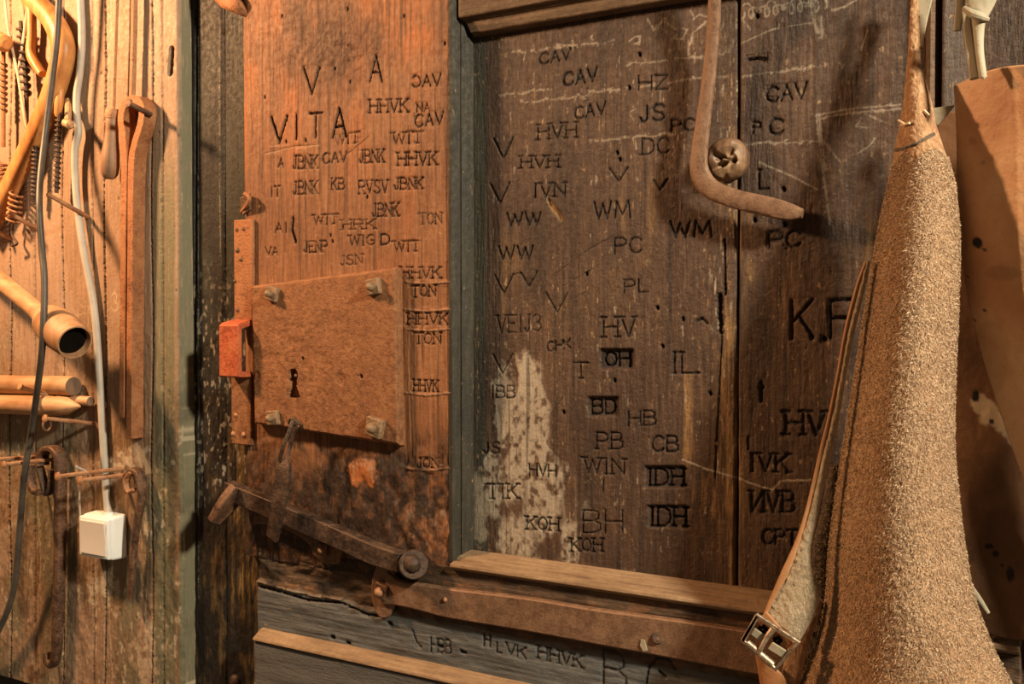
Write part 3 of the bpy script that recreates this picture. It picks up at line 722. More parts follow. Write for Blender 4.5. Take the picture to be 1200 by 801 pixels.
b.line([(300, 640), (340, 655), (385, 668)], .002, .003, 'dirt_shade', .8, .9)
W('H', 567, 756, 574, 757, 14, amt=.8); W('L', 582, 764, 588, 765, 11, amt=.6); W('VK', 593, 766, 616, 772, 13, amt=.8)
W('HHVK', 630, 771, 682, 783, 15, serif=True, amt=.8); W('B', 707, 806, 733, 812, 46, wd=.0014, amt=.75); b.line([(791, 784), (783, 772), (770, 770), (760, 782), (757, 801), (760, 820)], .0014, .002, 'dirt_shade', .8, .3)
W('HBB', 505, 763, 528, 766, 16, amt=.6); b.line([(483, 738), (488, 752), (493, 758)], .0011, .002, 'dirt_shade', .8, .4); b.line([(540, 763), (545, 765)], .0022, .004, 'dirt_shade', 1, .3)
b.line([(772, 786), (780, 793)], .0015, .003, 'dirt_shade', .9, .3)
for (x, y) in ((388, 746), (406, 753), (514, 757), (455, 730)): b.line([(x, y), (x + 3, y + 1)], .0024, .004, 'dirt_shade', 1, .4)
b.build('rail', M_rail, .02, door)

# kick board with lighter chamfer along its top edge
za = P(297, 733, .026)[2]; zbb = P(297, 750, .040)[2]
xk0 = PX(296, .04, 745)
obj('kick_ledge', MB().add(*prism_x(xk0, PX(1200, .03), [(.02, za), (.027, za), (.040, zbb + .003), (.041, zbb), (.02, zbb)])), M_ledge, door, bevel=.001)
b = Board(xk0 + .0006, PX(1200, .03), P(297, 960, .038)[2], zbb - .0004, .0385, .003)
b.h += .0012 * fbm(b.X * 8, b.Z * 150, 3, 3); b.m['slate'] += .75; b.build('kick_board', M_rail, .02, door)

# right stile, mostly behind the aprons
xq = PX(1104); 
obj('right_moulding', MB().add(*prism_z(P(600, 705)[2], P(1100, -75)[2], [(PX(1082), -.004), (PX(1084), .006), (PX(1090), .012), (PX(1096), .008), (PX(1099), .001), (PX(1099), -.004)])), M_mould, door, bevel=.001)
b = Board(PX(1104), PX(1420), P(1100, 1050)[2], P(1200, -140)[2], .012, .003)
b.h += .0006 * fbm(b.X * 300, b.Z * 9, 2); px, py = b.pix(); b.m['slate'] += .5 * (1 - sst(1128, 1138, px)); b.m['dirt_shade'] += .3 * sst(1132, 1142, px)
b.build('stile', M_panel, .02, door)

wb = obj('back_light_stop', slab([(-1.4, .036, .45), (1.3, .036, .45), (1.3, .036, 1.95), (-1.4, .036, 1.95)], .05), M_post); wb['kind'] = 'structure'  # added unseen sheet behind the boards, stops light leaking through

# ------------------------------------------------------------------ builders for the things


def sc(px): return (px + 1400) / 2000 * 1184.0


def R(r, px): return r / sc(px)


def PP(l, off):
    return [P(q[0], q[1], q[2] if len(q) > 2 else off) for q in l]


def out_off(hx, hy, bx):
    d = F * fwd + (hx - 600.0) * rgt + (400.5 - hy) * up
    return -CAM[1] - (bx - CAM[0]) / d[0] * d[1]


def nail(head, base, label, mat=None, r=.0026, hr=.0048, surf=PLK, name='nail', cat='nail', group=None):
    mat = mat or M_rod; b0 = P(*base, surf); of = out_off(head[0], head[1], b0[0]); h = P(*head, of)
    t = thing(name, b0, label, cat, group); d = (b0 - h) / np.linalg.norm(b0 - h); L = np.linalg.norm(b0 - h)
    obj('shank', lathe(h, b0 + d * .006, [(0, r * .9), (.3, r), (1, r)], 10), mat, t)
    obj('nail_head', lathe(h - d * .0022, h + d * .0012, [(0, hr * .55), (.3, hr * .95), (.7, hr), (1, hr * .7)], 12), mat, t)
    return t


def dome_bolt(parent, c, r, hgt, nut=None, rot=.4, mat=None, nutmat=None, name='bolt'):
    """square nut with the rounded bolt end showing, axis along the wall normal"""
    mat = mat or M_iron; c = np.array(c); o = None
    if nut:
        q = [c + nut * 1.414 * np.array((math.cos(a), 0, math.sin(a))) + np.array((0, -nut * .9, 0)) for a in (rot, rot + math.pi / 2, rot + math.pi, rot + 1.5 * math.pi)]
        o = obj(name, slab(q, nut * .95), nutmat or mat, parent, bevel=nut * .16)
        c = c + np.array((0, -nut * .9, 0))
    prof = [(0, r), (.35, r), (.7, r * .85), (.9, r * .55), (1, r * .2)]
    s = lathe(c + np.array((0, .001, 0)), c + np.array((0, -hgt, 0)), prof, 16)
    if o is None: return obj(name, s, mat, parent)
    obj('bolt_end', s, mat, o); return o


def sheet(name, rows, offs, mat, parent, nu=60, nv=200, bulge=0.0, th=.0025, nz=0.0, nzs=300, seed=1, bexp=.6, spots=(), wave=0.0, shear=0.0):
    """hanging sheet of leather: rows of photo points (>=2 each), offs: distance from the panel plane per row"""
    rw = []
    for r, o in zip(rows, offs):
        pts = np.array([(a[0], a[1], 0) for a in r], float)
        if len(pts) > 2: pts = smooth_path(pts, 12)
        dd = np.concatenate([[0], np.cumsum(np.linalg.norm(np.diff(pts, axis=0), axis=1))]); dd /= dd[-1]
        s = (1 - np.cos(math.pi * np.linspace(0, 1, nu))) / 2 if np.any(np.array(bulge) > .02) else np.linspace(0, 1, nu); o = (o, o) if np.isscalar(o) else o
        rw.append(np.column_stack([np.interp(s, dd, pts[:, 0]), np.interp(s, dd, pts[:, 1]), np.interp(s, np.linspace(0, 1, len(o)), o)]))
    rw = np.array(rw); K = len(rw)
    cum = np.concatenate([[0], np.cumsum(np.linalg.norm(np.diff(rw[:, nu // 2, :2], axis=0), axis=1))]); cum /= cum[-1]
    v = []; pxs = []; t_ = np.linspace(0, 1, nv)
    # smooth interpolation down the rows
    big = np.array([smooth_path(rw[:, j], 10) for j in range(nu)]); bt = np.interp(np.linspace(0, K - 1, big.shape[1]), np.arange(K), cum)
    G = np.stack([np.stack([np.interp(t_, bt, big[j, :, c]) for c in range(3)], -1) for j in range(nu)], 1)   # nv,nu,3
    s = (1 - np.cos(math.pi * np.linspace(0, 1, nu))) / 2 if np.any(np.array(bulge) > .02) else np.linspace(0, 1, nu)
    bl = np.sin(math.pi * np.clip(s, 0, 1)) ** bexp
    bul = bulge if not np.isscalar(bulge) else np.full(K, bulge); bul = np.interp(t_, cum, bul)
    G[:, :, 2] += bul[:, None] * bl[None, :]
    d = (F * fwd)[None, None] + (G[:, :, 0] - 600)[..., None] * rgt + (400.5 - G[:, :, 1])[..., None] * up
    tt = (-G[:, :, 2] - CAM[1]) / d[..., 1]; W3 = CAM + tt[..., None] * d
    if nz: W3[:, :, 1] += nz * fbm(W3[:, :, 0] * nzs + W3[:, :, 1] * nzs * .7, W3[:, :, 2] * nzs * .7, seed, 4)
    if wave: W3[:, :, 1] += wave * fbm(W3[:, :, 0] * 22, W3[:, :, 2] * 9, seed + 5, 2)
    idx = np.arange(nv * nu).reshape(nv, nu)
    f = np.stack([idx[:-1, :-1], idx[1:, :-1], idx[1:, 1:], idx[:-1, 1:]], -1).reshape(-1, 4)
    v = W3.reshape(-1, 3); c = v.mean(0)
    me = bpy.data.meshes.new(name); me.from_pydata((v - c).tolist(), [], f.tolist()); me.update()
    me.polygons.foreach_set('use_smooth', [True] * len(me.polygons))
    for k in ('dirt_shade', 'pale'):
        a = np.zeros((nv, nu))
        for (mx, my, r, kk, *rest) in spots:
            if kk != k: continue
            dist = np.hypot(G[:, :, 0] - mx, (G[:, :, 1] - my) / (rest[0] if rest else 1)) / r + .35 * fbm(G[:, :, 0] * .09, G[:, :, 1] * .09, int(mx) % 50, 3)
            a = np.maximum(a, (rest[1] if len(rest) > 1 else 1) * (1 - sst(.75, 1.1, dist)))
        at = me.attributes.new(k, 'FLOAT', 'POINT'); at.data.foreach_set('value', a.ravel().astype(np.float32))
    me.materials.append(mat); o = bpy.data.objects.new(name, me); C.objects.link(o); o['_w'] = c.tolist()
    base = np.array(parent['_w']) if parent is not None else np.zeros(3); o.location = tuple(c - base)
    if parent is not None: o.parent = parent
    md = o.modifiers.new('thick', 'SOLIDIFY'); md.thickness = th; md.offset = -1
    return o


def helix(p0, p1, r, turns, wr, core=None):
    p0 = np.array(p0); p1 = np.array(p1); t = p1 - p0; n = t / np.linalg.norm(t)
    b = np.cross(n, (0, -1, 0)); b /= np.linalg.norm(b); c = np.cross(b, n); k = int(turns * 14)
    pts = [p0 + t * i / k + (b * math.cos(2 * math.pi * i * turns / k) + c * math.sin(2 * math.pi * i * turns / k)) * r for i in range(k + 1)]
    return sweep(pts, wr, wr, n=6, smooth=False)


def nap(parent, src, n, mat, ln=(.0013, .0031), wd=.00042, seed=2, down=.5, zmax=99):
    """the raised fibres of the suede, one mesh"""
    me = src.data; nvv = len(me.vertices); co = np.empty(nvv * 3, np.float32); me.vertices.foreach_get('co', co); co = co.reshape(-1, 3)
    no = np.empty(nvv * 3, np.float32); me.vertices.foreach_get('normal', no); no = no.reshape(-1, 3)
    rs = np.random.RandomState(seed); ok = np.where(co[:, 2] + src['_w'][2] + .004 * np.sin(co[:, 0] * 300) < zmax)[0]; k = ok[rs.randint(0, len(ok), n)]; p = co[k] + rs.uniform(-.0005, .0005, (n, 3)); nr = no[k]
    nr = np.where(nr[:, 1:2] > 0, -nr, nr)
    d = rs.normal(0, 1, (n, 3)); d[:, 2] -= down; d -= (d * nr).sum(1, keepdims=True) * nr; d /= np.linalg.norm(d, axis=1, keepdims=True)
    sd = np.cross(nr, d); L = rs.uniform(ln[0], ln[1], (n, 1)); lift = rs.uniform(.15, .75, (n, 1))
    base = p - nr * .0003; mid = p + d * L * .5 + nr * L * lift * .45; tip = p + d * L + nr * L * lift * .6
    v = np.stack([base - sd * wd * .5, base + sd * wd * .5, mid + sd * wd * .45, mid - sd * wd * .45, tip], 1).reshape(-1, 3)
    i0 = np.arange(n)[:, None] * 5; q = i0 + np.array([[0, 1, 2, 3]]); tr = i0 + np.array([[3, 2, 4]])
    m2 = bpy.data.meshes.new('suede_nap'); m2.vertices.add(len(v)); m2.vertices.foreach_set('co', v.astype(np.float32).ravel())
    li = np.concatenate([np.hstack([q, tr]).ravel()]).astype(np.int32); m2.loops.add(len(li)); m2.loops.foreach_set('vertex_index', li)
    m2.polygons.add(2 * n); st = (np.arange(n)[:, None] * 7 + np.array([[0, 4]])).ravel().astype(np.int32); m2.polygons.foreach_set('loop_start', st)
    m2.update(calc_edges=True); at = m2.attributes.new('shade', 'FLOAT', 'POINT'); at.data.foreach_set('value', np.repeat(rs.rand(n), 5).astype(np.float32))
    m2.materials.append(mat); o = bpy.data.objects.new('suede_nap', m2); C.objects.link(o); o.parent = parent; o.location = src.location; o['kind'] = 'stuff'; return o


def fibre_mat(name, a, b_, c):
    m, t, b = nt(name); t.links.new(ramp(t, attr(t, 'shade'), [(0, a), (.5, b_), (1, c)]), b.inputs['Base Color'])
    b.inputs['Roughness'].default_value = .75; b.inputs['Specular IOR Level'].default_value = .2; return m


M_fib = fibre_mat('suede_fibre', (.11, .060, .029), (.33, .21, .118), (.58, .45, .30))
M_fibk = fibre_mat('suede_fibre_dark', (.03, .022, .015), (.08, .058, .036), (.30, .22, .14))
# ------------------------------------------------------------------ iron on the door
# lock plate
LO = S_ + .011
t = thing('lock_plate', P(380, 420, S_), 'large square rust-brown iron lock plate with keyhole and four corner bolts', 'lock')
q = [P(293, 335, LO), P(463, 313, LO), P(467, 522, LO), P(297, 496, LO)]
nu, nv = 210, 220; uu, vv = np.meshgrid(np.linspace(0, 1, nu), np.linspace(0, 1, nv))
wv = lambda a: a[..., None]
G = wv((1 - uu) * (1 - vv)) * q[0] + wv(uu * (1 - vv)) * q[1] + wv(uu * vv) * q[2] + wv((1 - uu) * vv) * q[3]
X, Z = G[..., 0], G[..., 2]
kc = P(343, 440, LO); kb = P(344, 466, LO); kr = R(7.8, 343)
u_ = X - kc[0]; w_ = kc[2] - Z; Lk = kc[2] - kb[2]
hole = np.maximum((np.hypot(u_ * 1.1, w_) < kr), ((w_ > 0) & (w_ < Lk) & (np.abs(u_) < kr * (.62 + .75 * sst(.45, 1., w_ / Lk)))))
dep = np.where(hole, .0085, 0) + .0009 * fbm(X * 130, Z * 130, 3, 4) + .0014 * fbm(X * 22, Z * 22, 8, 3)
for (a, bb, rr, dd) in ((354, 420, 2.6, .004), (423, 441, 3.2, .003), (398, 444, 9, .0012), (300, 440, 7, .0012)):
    c0 = P(a, bb, LO); dep = np.maximum(dep, dd * (1 - sst(.5, 1, np.hypot(X - c0[0], Z - c0[2]) / R(rr, a))))
e = np.minimum(np.minimum(uu, 1 - uu), np.minimum(vv, 1 - vv)); dep = dep + .0025 * (1 - sst(0, .016, e + .004 * fbm(X * 90, Z * 90, 4, 2)))
G = G.copy(); G[..., 1] += dep
mb = MB(); idx = np.arange(nu * nv).reshape(nv, nu)
ring = np.concatenate([idx[0, :-1], idx[:-1, -1], idx[-1, :0:-1], idx[:0:-1, 0]])
fv = G.reshape(-1, 3); bk = fv[ring].copy(); bk[:, 1] = -(S_ - .004)
n0 = nu * nv; nb = len(ring); fs = np.stack([idx[:-1, :-1], idx[:-1, 1:], idx[1:, 1:], idx[1:, :-1]], -1).reshape(-1, 4).tolist()
fs += [(int(ring[i]), int(ring[(i + 1) % nb]), n0 + (i + 1) % nb, n0 + i) for i in range(nb)]
mb.add(np.vstack([fv, bk]), fs); obj('plate', mb, M_rust, t)
obj('key_post', lathe(P(347, 440, LO - .008), P(347, 440, LO + .0005), [(0, .0022), (.8, .0022), (1, .001)], 10), M_iron, t)
for (a, bb, ro, nn) in ((322, 344, .5, .0080), (441, 336, .95, .0084), (323, 489, .9, .0080), (443, 500, .55, .0102)):
    dome_bolt(t, P(a, bb, LO - .002), nn * .55, .0075, nn, ro, M_nut, M_nut)

# strike strap with box staple
o1 = S_ + .005; zz = lambda y, o=o1: P(285, y, o)[2]
t = thing('strike_strap', P(284, 390, POST), 'tall narrow riveted iron strap with a projecting red-orange staple box beside the lock', 'strike plate')
xa, xb2 = PX(274.5, o1, 400), PX(296, o1, 400); ob = o1 + .021
obj('strap', MB().add(*prism_x(xa, xb2, [(o1, zz(257)), (o1, zz(379)), (o1 - .005, zz(379)), (o1 - .005, zz(257))])), M_rusto, t, bevel=.0012)
obj('strap', MB().add(*prism_x(PX(271, o1, 480), PX(294, o1, 480), [(o1, zz(438)), (o1, zz(521)), (o1 - .005, zz(521)), (o1 - .005, zz(438))])), M_rust, t, bevel=.0012)
xs, xe_ = PX(256.5, ob, 400), PX(279, ob, 400)
za, zb_ = P(268, 378, ob)[2], P(268, 441, ob)[2]
obj('staple_box', MB().add(*prism_x(xs, xe_, [(o1 - .001, za + .004), (ob - .004, za), (ob, za - .003), (ob, zb_), (ob - .006, zb_ - .001), (o1 - .001, zb_ - .001), (o1 - .001, zb_ + .005), (ob - .006, zb_ + .005), (ob - .006, za - .007), (o1 - .001, za - .003)])), M_redp, t, bevel=.0009)
for (a, bb, r) in ((278, 269, .0023), (286, 268, .0023), (279, 293, .0032), (283, 304, .0026), (276, 329, .0022), (279, 363, .0024), (274, 508, .0034), (286, 509, .0034), (277, 486, .0028)):
    dome_bolt(t, P(a, bb, o1 - .001), r, .0028, None, 0, M_iron if bb < 400 else M_rod, name='rivet')
t = thing('broken_staple', P(288, 238, S_), 'small broken iron staple end just above the tall riveted strap', 'staple')
obj('shank', sweep(PP([(283, 248, .022), (290, 240, .029), (292, 231, .031), (287, 227, .027)], 0), .0022, .0022, 8), M_rusto, t)
obj('plate', slab([P(280, 232, .027), P(292, 226, .029), P(293, 246, .027), P(284, 252, .025)], .003), M_iron, t, bevel=.001)

# hook hanging from an eye, over the latch bar
t = thing('hasp_hook', P(344, 499, S_), 'dark iron link and flat tapered hasp hanging from an eye below the lock plate', 'hasp')
e0 = P(345, 497, S_ + .020)
obj('eye', sweep([e0 + np.array((.006 * math.cos(a), -.003 * math.sin(a) + .004 * (a > 3.3) , .006 * math.sin(a))) for a in np.linspace(0, 2 * math.pi, 12)], .0022, .0022, 8, 3), M_irond, t)
obj('link', sweep(PP([(346, 497, .045), (343, 494, .050), (339, 505, .054), (333, 520, .056), (329, 534, .054), (331, 542, .050), (336, 540, .046), (338, 530, .044), (343, 510, .043), (347, 500, .043)], 0), .0024, .0024, 8, 5), M_irond, t)
obj('hasp_strap', sweep(PP([(336, 540, .052), (333, 552, .056), (329, 575, .058), (325, 600, .058), (319, 630, .050)], 0), [R(4, 330), R(9, 330), R(10, 330), R(9, 330), R(8, 330)], .0024, 12, 5, box=True), M_irond, t)

t = thing('staple_plate', P(380, 642, S_), 'short iron strap with a bolted square pad under the latch bar', 'strap')
obj('strap', sweep(PP([(300, 607), (330, 612), (356, 624), (372, 634)], S_ + .004), [.006, .005, .006, .010], .003, 12, 5, sq=5), M_iron, t)
obj('pad', slab(PP([(362, 626), (386, 632), (400, 641), (398, 660), (380, 661), (366, 650)], S_ + .007), .008), M_iron, t, bevel=.0015)
dome_bolt(t, P(381, 642, S_ + .006), .0042, .005, .0066, .7, M_rod, M_iron)

t = thing('latch_bar', P(484, 661, S_), 'long slanting flat iron latch bar with a domed pivot and down-turned lug', 'latch')
BO = .036
obj('bar', sweep(PP([(267, 573), (300, 587), (345, 606), (400, 630), (440, 648), (472, 658)], BO), [R(10, 270), R(10, 300), R(10.5, 345), R(11, 400), R(11.5, 440), R(11, 470)], .0075, 16, 5, box=True), M_irond, t, bevel=.0012)
obj('pivot_eye', lathe(P(485, 661, BO - .008), P(485, 661, BO + .009), [(0, R(17, 485)), (.9, R(17, 485)), (1, R(15.5, 485))], 28), M_irond, t)
dome_bolt(t, P(484, 660, BO + .008), R(10.5, 484), .009, None, 0, M_irond, name='pivot_dome')
obj('lug', sweep(PP([(280, 574, .036), (268, 588, .046), (250, 611, .056)], 0), [.005, .005, .0045], [.014, .014, .008], 16, 5, box=True), M_iron, t, bevel=.0012)
obj('pivot_pin', lathe(P(484, 660, S_ - .002), P(484, 660, BO - .006), [(0, .008), (1, .008)], 14), M_irond, t)

t = thing('door_bar', P(449, 692, .024), 'heavy iron bar with a round flared end running along the bottom rail', 'bar')
RO = .024
el = [P(449 + 14.5 * math.cos(a), 691 + 34 * math.sin(a), RO + .005) for a in np.linspace(0, 2 * math.pi, 28, endpoint=False)]
obj('end_plate', slab(el, .006), M_ironl, t, bevel=.0018)
obj('bar', sweep(PP([(452, 688, RO + .005), (470, 694, RO + .0045), (500, 700, RO + .0045), (530, 706, RO + .0045), (620, 719, RO + .0045), (700, 733, RO + .0045), (800, 749, RO + .0045), (900, 766, RO + .0045), (1000, 782, RO + .0045)], 0),
    [R(20, 452), R(14.5, 470), R(15.5, 500), R(17, 530), R(19, 620), R(20, 700), R(22.5, 800), R(24.5, 900), R(26, 1000)], [.003] + [.0045] * 8, 18, 6, box=True), M_ironl, t, bevel=.0016)
dome_bolt(t, P(450, 691, RO + .005), .0050, .006, .0080, .5, M_rod, M_iron)
dome_bolt(t, P(522, 702, RO + .0085), .0028, .003, None, 0, M_rod, name='rivet')
obj('hole_shade_disc', lathe(P(771, 747, RO + .0085), P(771, 747, RO + .0100), [(0, R(7, 771)), (1, R(6, 771))], 18), M_irond, t)  # dark raised disc, paints the shade of a countersunk recess
dome_bolt(t, P(770, 749, RO + .0098), R(4, 771), .0018, None, 0, M_iron, name='rivet')
o = obj('paint_flake', slab(PP([(751, 749), (755, 750), (758, 762), (754, 763), (750, 756)], RO + .0105), .0016), M_palel, t)

# iron lever hanging over the panel, and the turned wooden boss
t = thing('lever', P(838, -20, .02), 'slim brown iron lever bent like a hockey stick, hanging over the carved panel', 'lever')
obj('lever_bar', sweep(PP([(843, -80, .030), (840, -40, .029), (838, -6, .025), (834, 60, .018), (827, 120, .017), (820, 175, .018), (820, 201, .018), (833, 221, .018), (862, 233, .018), (900, 242, .018), (925, 248, .018), (941, 250, .017)], 0),
    [R(10, 838), R(6.5, 838), R(7, 838), R(7.5, 834), R(8, 827), R(9.5, 820), R(11, 820), R(11.5, 833), R(11, 860), R(11.5, 900), R(10, 925), R(5.5, 941)], .0042, 14, 7, sq=3.2), M_ironl, t)
dome_bolt(t, P(843, -78, .033), .005, .006, None, 0, M_iron, name='pivot_bolt')
obj('pivot_pin', lathe(P(843, -78, .018), P(843, -78, .034), [(0, .0045), (1, .0045)], 12), M_iron, t)
v, f = lathe(P(853, 187, -.003), P(853, 187, .015), [(0, R(26, 853)), (.3, R(26, 853)), (.55, R(24.5, 853)), (.75, R(22, 853)), (.9, R(15, 853)), (.97, R(11, 853)), (1, R(7, 853)), (1, R(3, 853))], 40)
v = np.array(v); c = P(853, 187, 0); X = v[:, 0] - c[0]; Z = v[:, 2] - c[2]; rr = np.hypot(X, Z); sw = np.sin(rr * 900 + 2.2 * np.arctan2(Z, X))
v[:, 1] += .0035 * fbm(X * 130, Z * 130, 3, 3) + .0022 * sw * (rr < .018)
for (a0, b0, a1, b1) in ((845, 200, 866, 190), (843, 180, 852, 195), (850, 188, 863, 180)):
    p_ = P(a0, b0)[[0, 2]]; q_ = P(a1, b1)[[0, 2]]; ab = q_ - p_; w2 = np.column_stack([v[:, 0], v[:, 2]]) - p_
    tt = np.clip((w2 @ ab) / (ab @ ab), 0, 1); dd = np.linalg.norm(w2 - tt[:, None] * ab, axis=1); v[:, 1] += .007 * (1 - sst(0, .0032, dd)) * (rr < .019)
o = obj('wooden_boss', (v, f), M_boss, subdiv=1); tag(o, 'round cracked wooden boss in the bend of the hanging iron lever', 'knob')

t = thing('hook_tip', P(262, 0, POST), 'rusty pointed iron tip at the top edge above the dark door post', 'hook')
obj('blade', sweep(PP([(244, -22, .020), (262, -4, .026), (276, 6, .028), (290, 19, .020)], 0), [.011, .011, .009, .002], [.005, .005, .005, .002], 12, 5, sq=3, rough=.12), M_rusto, t)
t = thing('nail', P(274, 797, POST), 'iron nail head low on the dark door post, bottom edge of the photo', 'nail')
dome_bolt(t, P(277, 797, POST - .001), .008, .007, None, 0, M_irond, name='nail_head')

# ------------------------------------------------------------------ tools on the plank wall
t = thing('crooked_handle', P(60, 40, PLK), 'thick crooked wooden handle with a bowed eye, hanging at the upper left', 'tool handle')
obj('shaft', sweep(PP([(-14, 270, .041), (0, 243, .042), (30, 182, .043), (55, 128, .044), (69, 88, .045), (74, 55, .045), (63, 26, .044), (44, 4, .043), (20, -18, .043)], 0),
    [.0125, .0125, .013, .0135, .0145, .0155, .014, .0125, .012], [.0115, .0115, .012, .0125, .013, .013, .012, .011, .011], 16, 7, sq=2.4), M_wood, t)
obj('bow', sweep(PP([(30, -6, .044), (36, 14, .042), (37, 40, .041), (36, 62, .041), (42, 76, .042), (50, 87, .043)], 0), [.0105, .0075, .0065, .0070, .0068, .005], .006, 12, 7), M_wood, t)

t = thing('cord_loop', P(18, -10, PLK), 'thin pale cord hanging in a narrow V at the upper left', 'cord')
obj('cord', sweep(PP([(4, -20, .05), (9, 30, .05), (15, 60, .05), (21, 88, .05), (26, 120, .05), (31, 150, .05)], 0), .0018, .0018, 8), M_cord, t)
obj('cord', sweep(PP([(34, -20, .046), (30, 25, .046), (25, 60, .047), (21, 88, .048)], 0), .0016, .0016, 8), M_cord, t)


def bit(p0, p1, r, turns, label, mat, shank):
    t = thing('auger_bit', P(p0[0], p0[1], PLK), label, 'drill bit')
    obj('shank', sweep(PP(shank, PLK + .016), .0028, .0028, 8), mat, t)
    obj('twist', helix(P(*p0, PLK + .016), P(*p1, PLK + .016), r, turns, r * .42), mat, t)
    return t


bit((25, 33), (31, 112), .0050, 9, 'iron auger bit showing between the two strands of the pale cord', M_irond, [(24, 25), (27, 60), (31, 112), (31, 150)])
bit((4, 72), (4, 132), .0040, 9, 'rusty orange auger bit at the left edge of the photo', M_rusto, [(4, 60), (4, 100), (4, 150), (4, 172)])
bit((42, 160), (40, 232), .0036, 14, 'thin iron auger bit between the crooked handle and the black cable', M_irond, [(43, 150), (41, 200), (40, 240)])
bit((69, 140), (66, 222), .0034, 14, 'thin iron auger bit right of the black cable, wooden grip above', M_irond, [(70, 128), (68, 180), (66, 226)])
t = thing('turned_grip', P(68, 100, PLK), 'small orange wooden grip right of the black cable', 'tool handle')
obj('grip', lathe(P(71, 100, PLK + .016), P(68, 137, PLK + .016), [(0, .003), (.1, .0052), (.5, .006), (.9, .005), (1, .003)], 14), M_wood, t)
t = thing('spring', P(18, 235, PLK), 'rusty coil spring hanging below the crooked handle', 'spring')
obj('coil', helix(P(20, 226, PLK + .018), P(15, 262, PLK + .016), .0085, 6, .0016), M_rod, t)
obj('end_hook', sweep(PP([(15, 262), (14, 275), (20, 285), (14, 288)], PLK + .014), .0018, .0018, 8), M_irond, t)
t = thing('spring', P(4, 195, PLK), 'small rusty coil spring at the left edge, left of the crooked handle', 'spring')
obj('coil', helix(P(3, 190, PLK + .018), P(2, 225, PLK + .016), .0055, 7, .0013), M_rusto, t)
t = thing('wooden_knob_tool', P(0, 45, PLK), 'round orange wooden tool head at the upper left edge of the photo', 'mallet head')
obj('head', lathe(P(-16, 42, .055), P(8, 52, .062), [(0, .010), (.1, .0125), (.6, .0125), (.9, .011), (1, .006)], 20), M_wood, t)
t = thing('peg', P(80, 120, PLK), 'short pale wooden peg with a knobbed end beside the grey cable', 'peg')
h = P(79, 146, .060)
obj('shank', sweep([P(80, 118, PLK + .006), P(80, 132, .045), h], [.0045, .0042, .0042], None, 10), M_woodp, t)
obj('knob', lathe(P(75, 143, .060), P(84, 147, .060), [(0, .003), (.2, .0058), (.5, .0048), (.8, .0058), (1, .003)], 14), M_woodp, t)

t = thing('cable', P(125, 596, PLK), 'pale grey electric cable running down to the white switch', 'cable')
obj('sheath', sweep(PP([(93, -25, .034), (96, 40, .034), (94, 80, .034), (90, 110, .035), (90, 135, .036), (92, 155, .037), (88, 175, .038), (88, 205, .037), (91, 245, .037), (99, 300, .037), (110, 360, .035), (116, 430, .034), (120, 500, .034), (124, 570, .034), (127, 606, .038)], 0), .0046, .0046, 12, 7), M_grey, t)
t = thing('cable', P(50, 400, PLK), 'loose black cable hanging the full height of the plank wall', 'cable')
obj('sheath', sweep(PP([(70, -25, .066), (67, 40, .066), (62, 85, .066), (54, 150, .070), (48, 200, .084), (46, 240, .10), (49, 290, .105), (52, 330, .11), (50, 400, .115), (44, 455, .095), (36, 510, .075), (28, 560, .075), (23, 620, .065), (16, 690, .055), (0, 735, .05), (-20, 765, .045)], 0), .0040, .0040, 12, 7), M_black, t)

# light switch
SO = PLK + .029
t = thing('light_switch', P(120, 630, PLK), 'white surface-mounted light switch box on the plank wall', 'light switch')
xL, xR = PX(91, SO, 630), PX(126, SO, 630); zT, zB_ = P(108, 605, SO)[2], P(108, 655, SO)[2]
obj('housing', MB().add(*prism_x(xL, xR, [(PLK - .001, zT + .002), (SO - .006, zT), (SO - .006, zB_), (PLK - .001, zB_ - .001)])), M_white, t, bevel=.004, seg=4)
obj('cover_frame', MB().add(*prism_x(xL + .001, xR - .001, [(SO - .007, zT - .001), (SO - .001, zT - .002), (SO - .001, zB_ + .002), (SO - .007, zB_ + .001)])), M_white, t, bevel=.002, seg=3)
obj('rocker', MB().add(*prism_x(xL + .005, xR - .005, [(SO - .003, zT - .006), (SO + .0015, zT - .006), (SO - .0002, (zT + zB_) / 2), (SO + .0005, zB_ + .006), (SO - .003, zB_ + .006)])), M_rock, t, bevel=.0006)
obj('cable_gland', lathe(P(127, 600, .040), P(127, 607, .040), [(0, .006), (1, .0065)], 14), M_white, t)

# gimlet, rod, folded iron
t = thing('long_gimlet', P(131, 160, PLK), 'worn wooden handle hanging upside down from a thin iron rod beside the folded iron', 'tool')
obj('rod', sweep(PP([(138, -30), (136, 40), (134, 100), (133, 134)], PLK + .012), .0022, .0022, 8), M_rod, t)
obj('handle', lathe(P(132, 134, PLK + .016), P(128, 210, PLK + .016), [(0, .0065), (.08, .0082), (.2, .0075), (.35, .0082), (.6, .0105), (.8, .0113), (.92, .0100), (.98, .007), (1, .004)], 20), M_woodd, t)
obj('ferrule', lathe(P(132.5, 128, PLK + .016), P(131.7, 139, PLK + .016), [(0, .0078), (.2, .009), (.8, .009), (1, .0085)], 20), M_rod, t)
t = thing('iron_rod', P(156, 60, PLK), 'plain brown iron rod hanging down to the nail above the folded iron', 'rod')
obj('rod', sweep(PP([(158, -30), (157, 40), (155, 118)], PLK + .010), .0038, .0038, 10), M_rod, t)
t = thing('folded_iron', P(160, 300, PLK), 'long flat iron bar folded into two legs, its loop hung on a nail', 'tongs')
FO = PLK + .0105
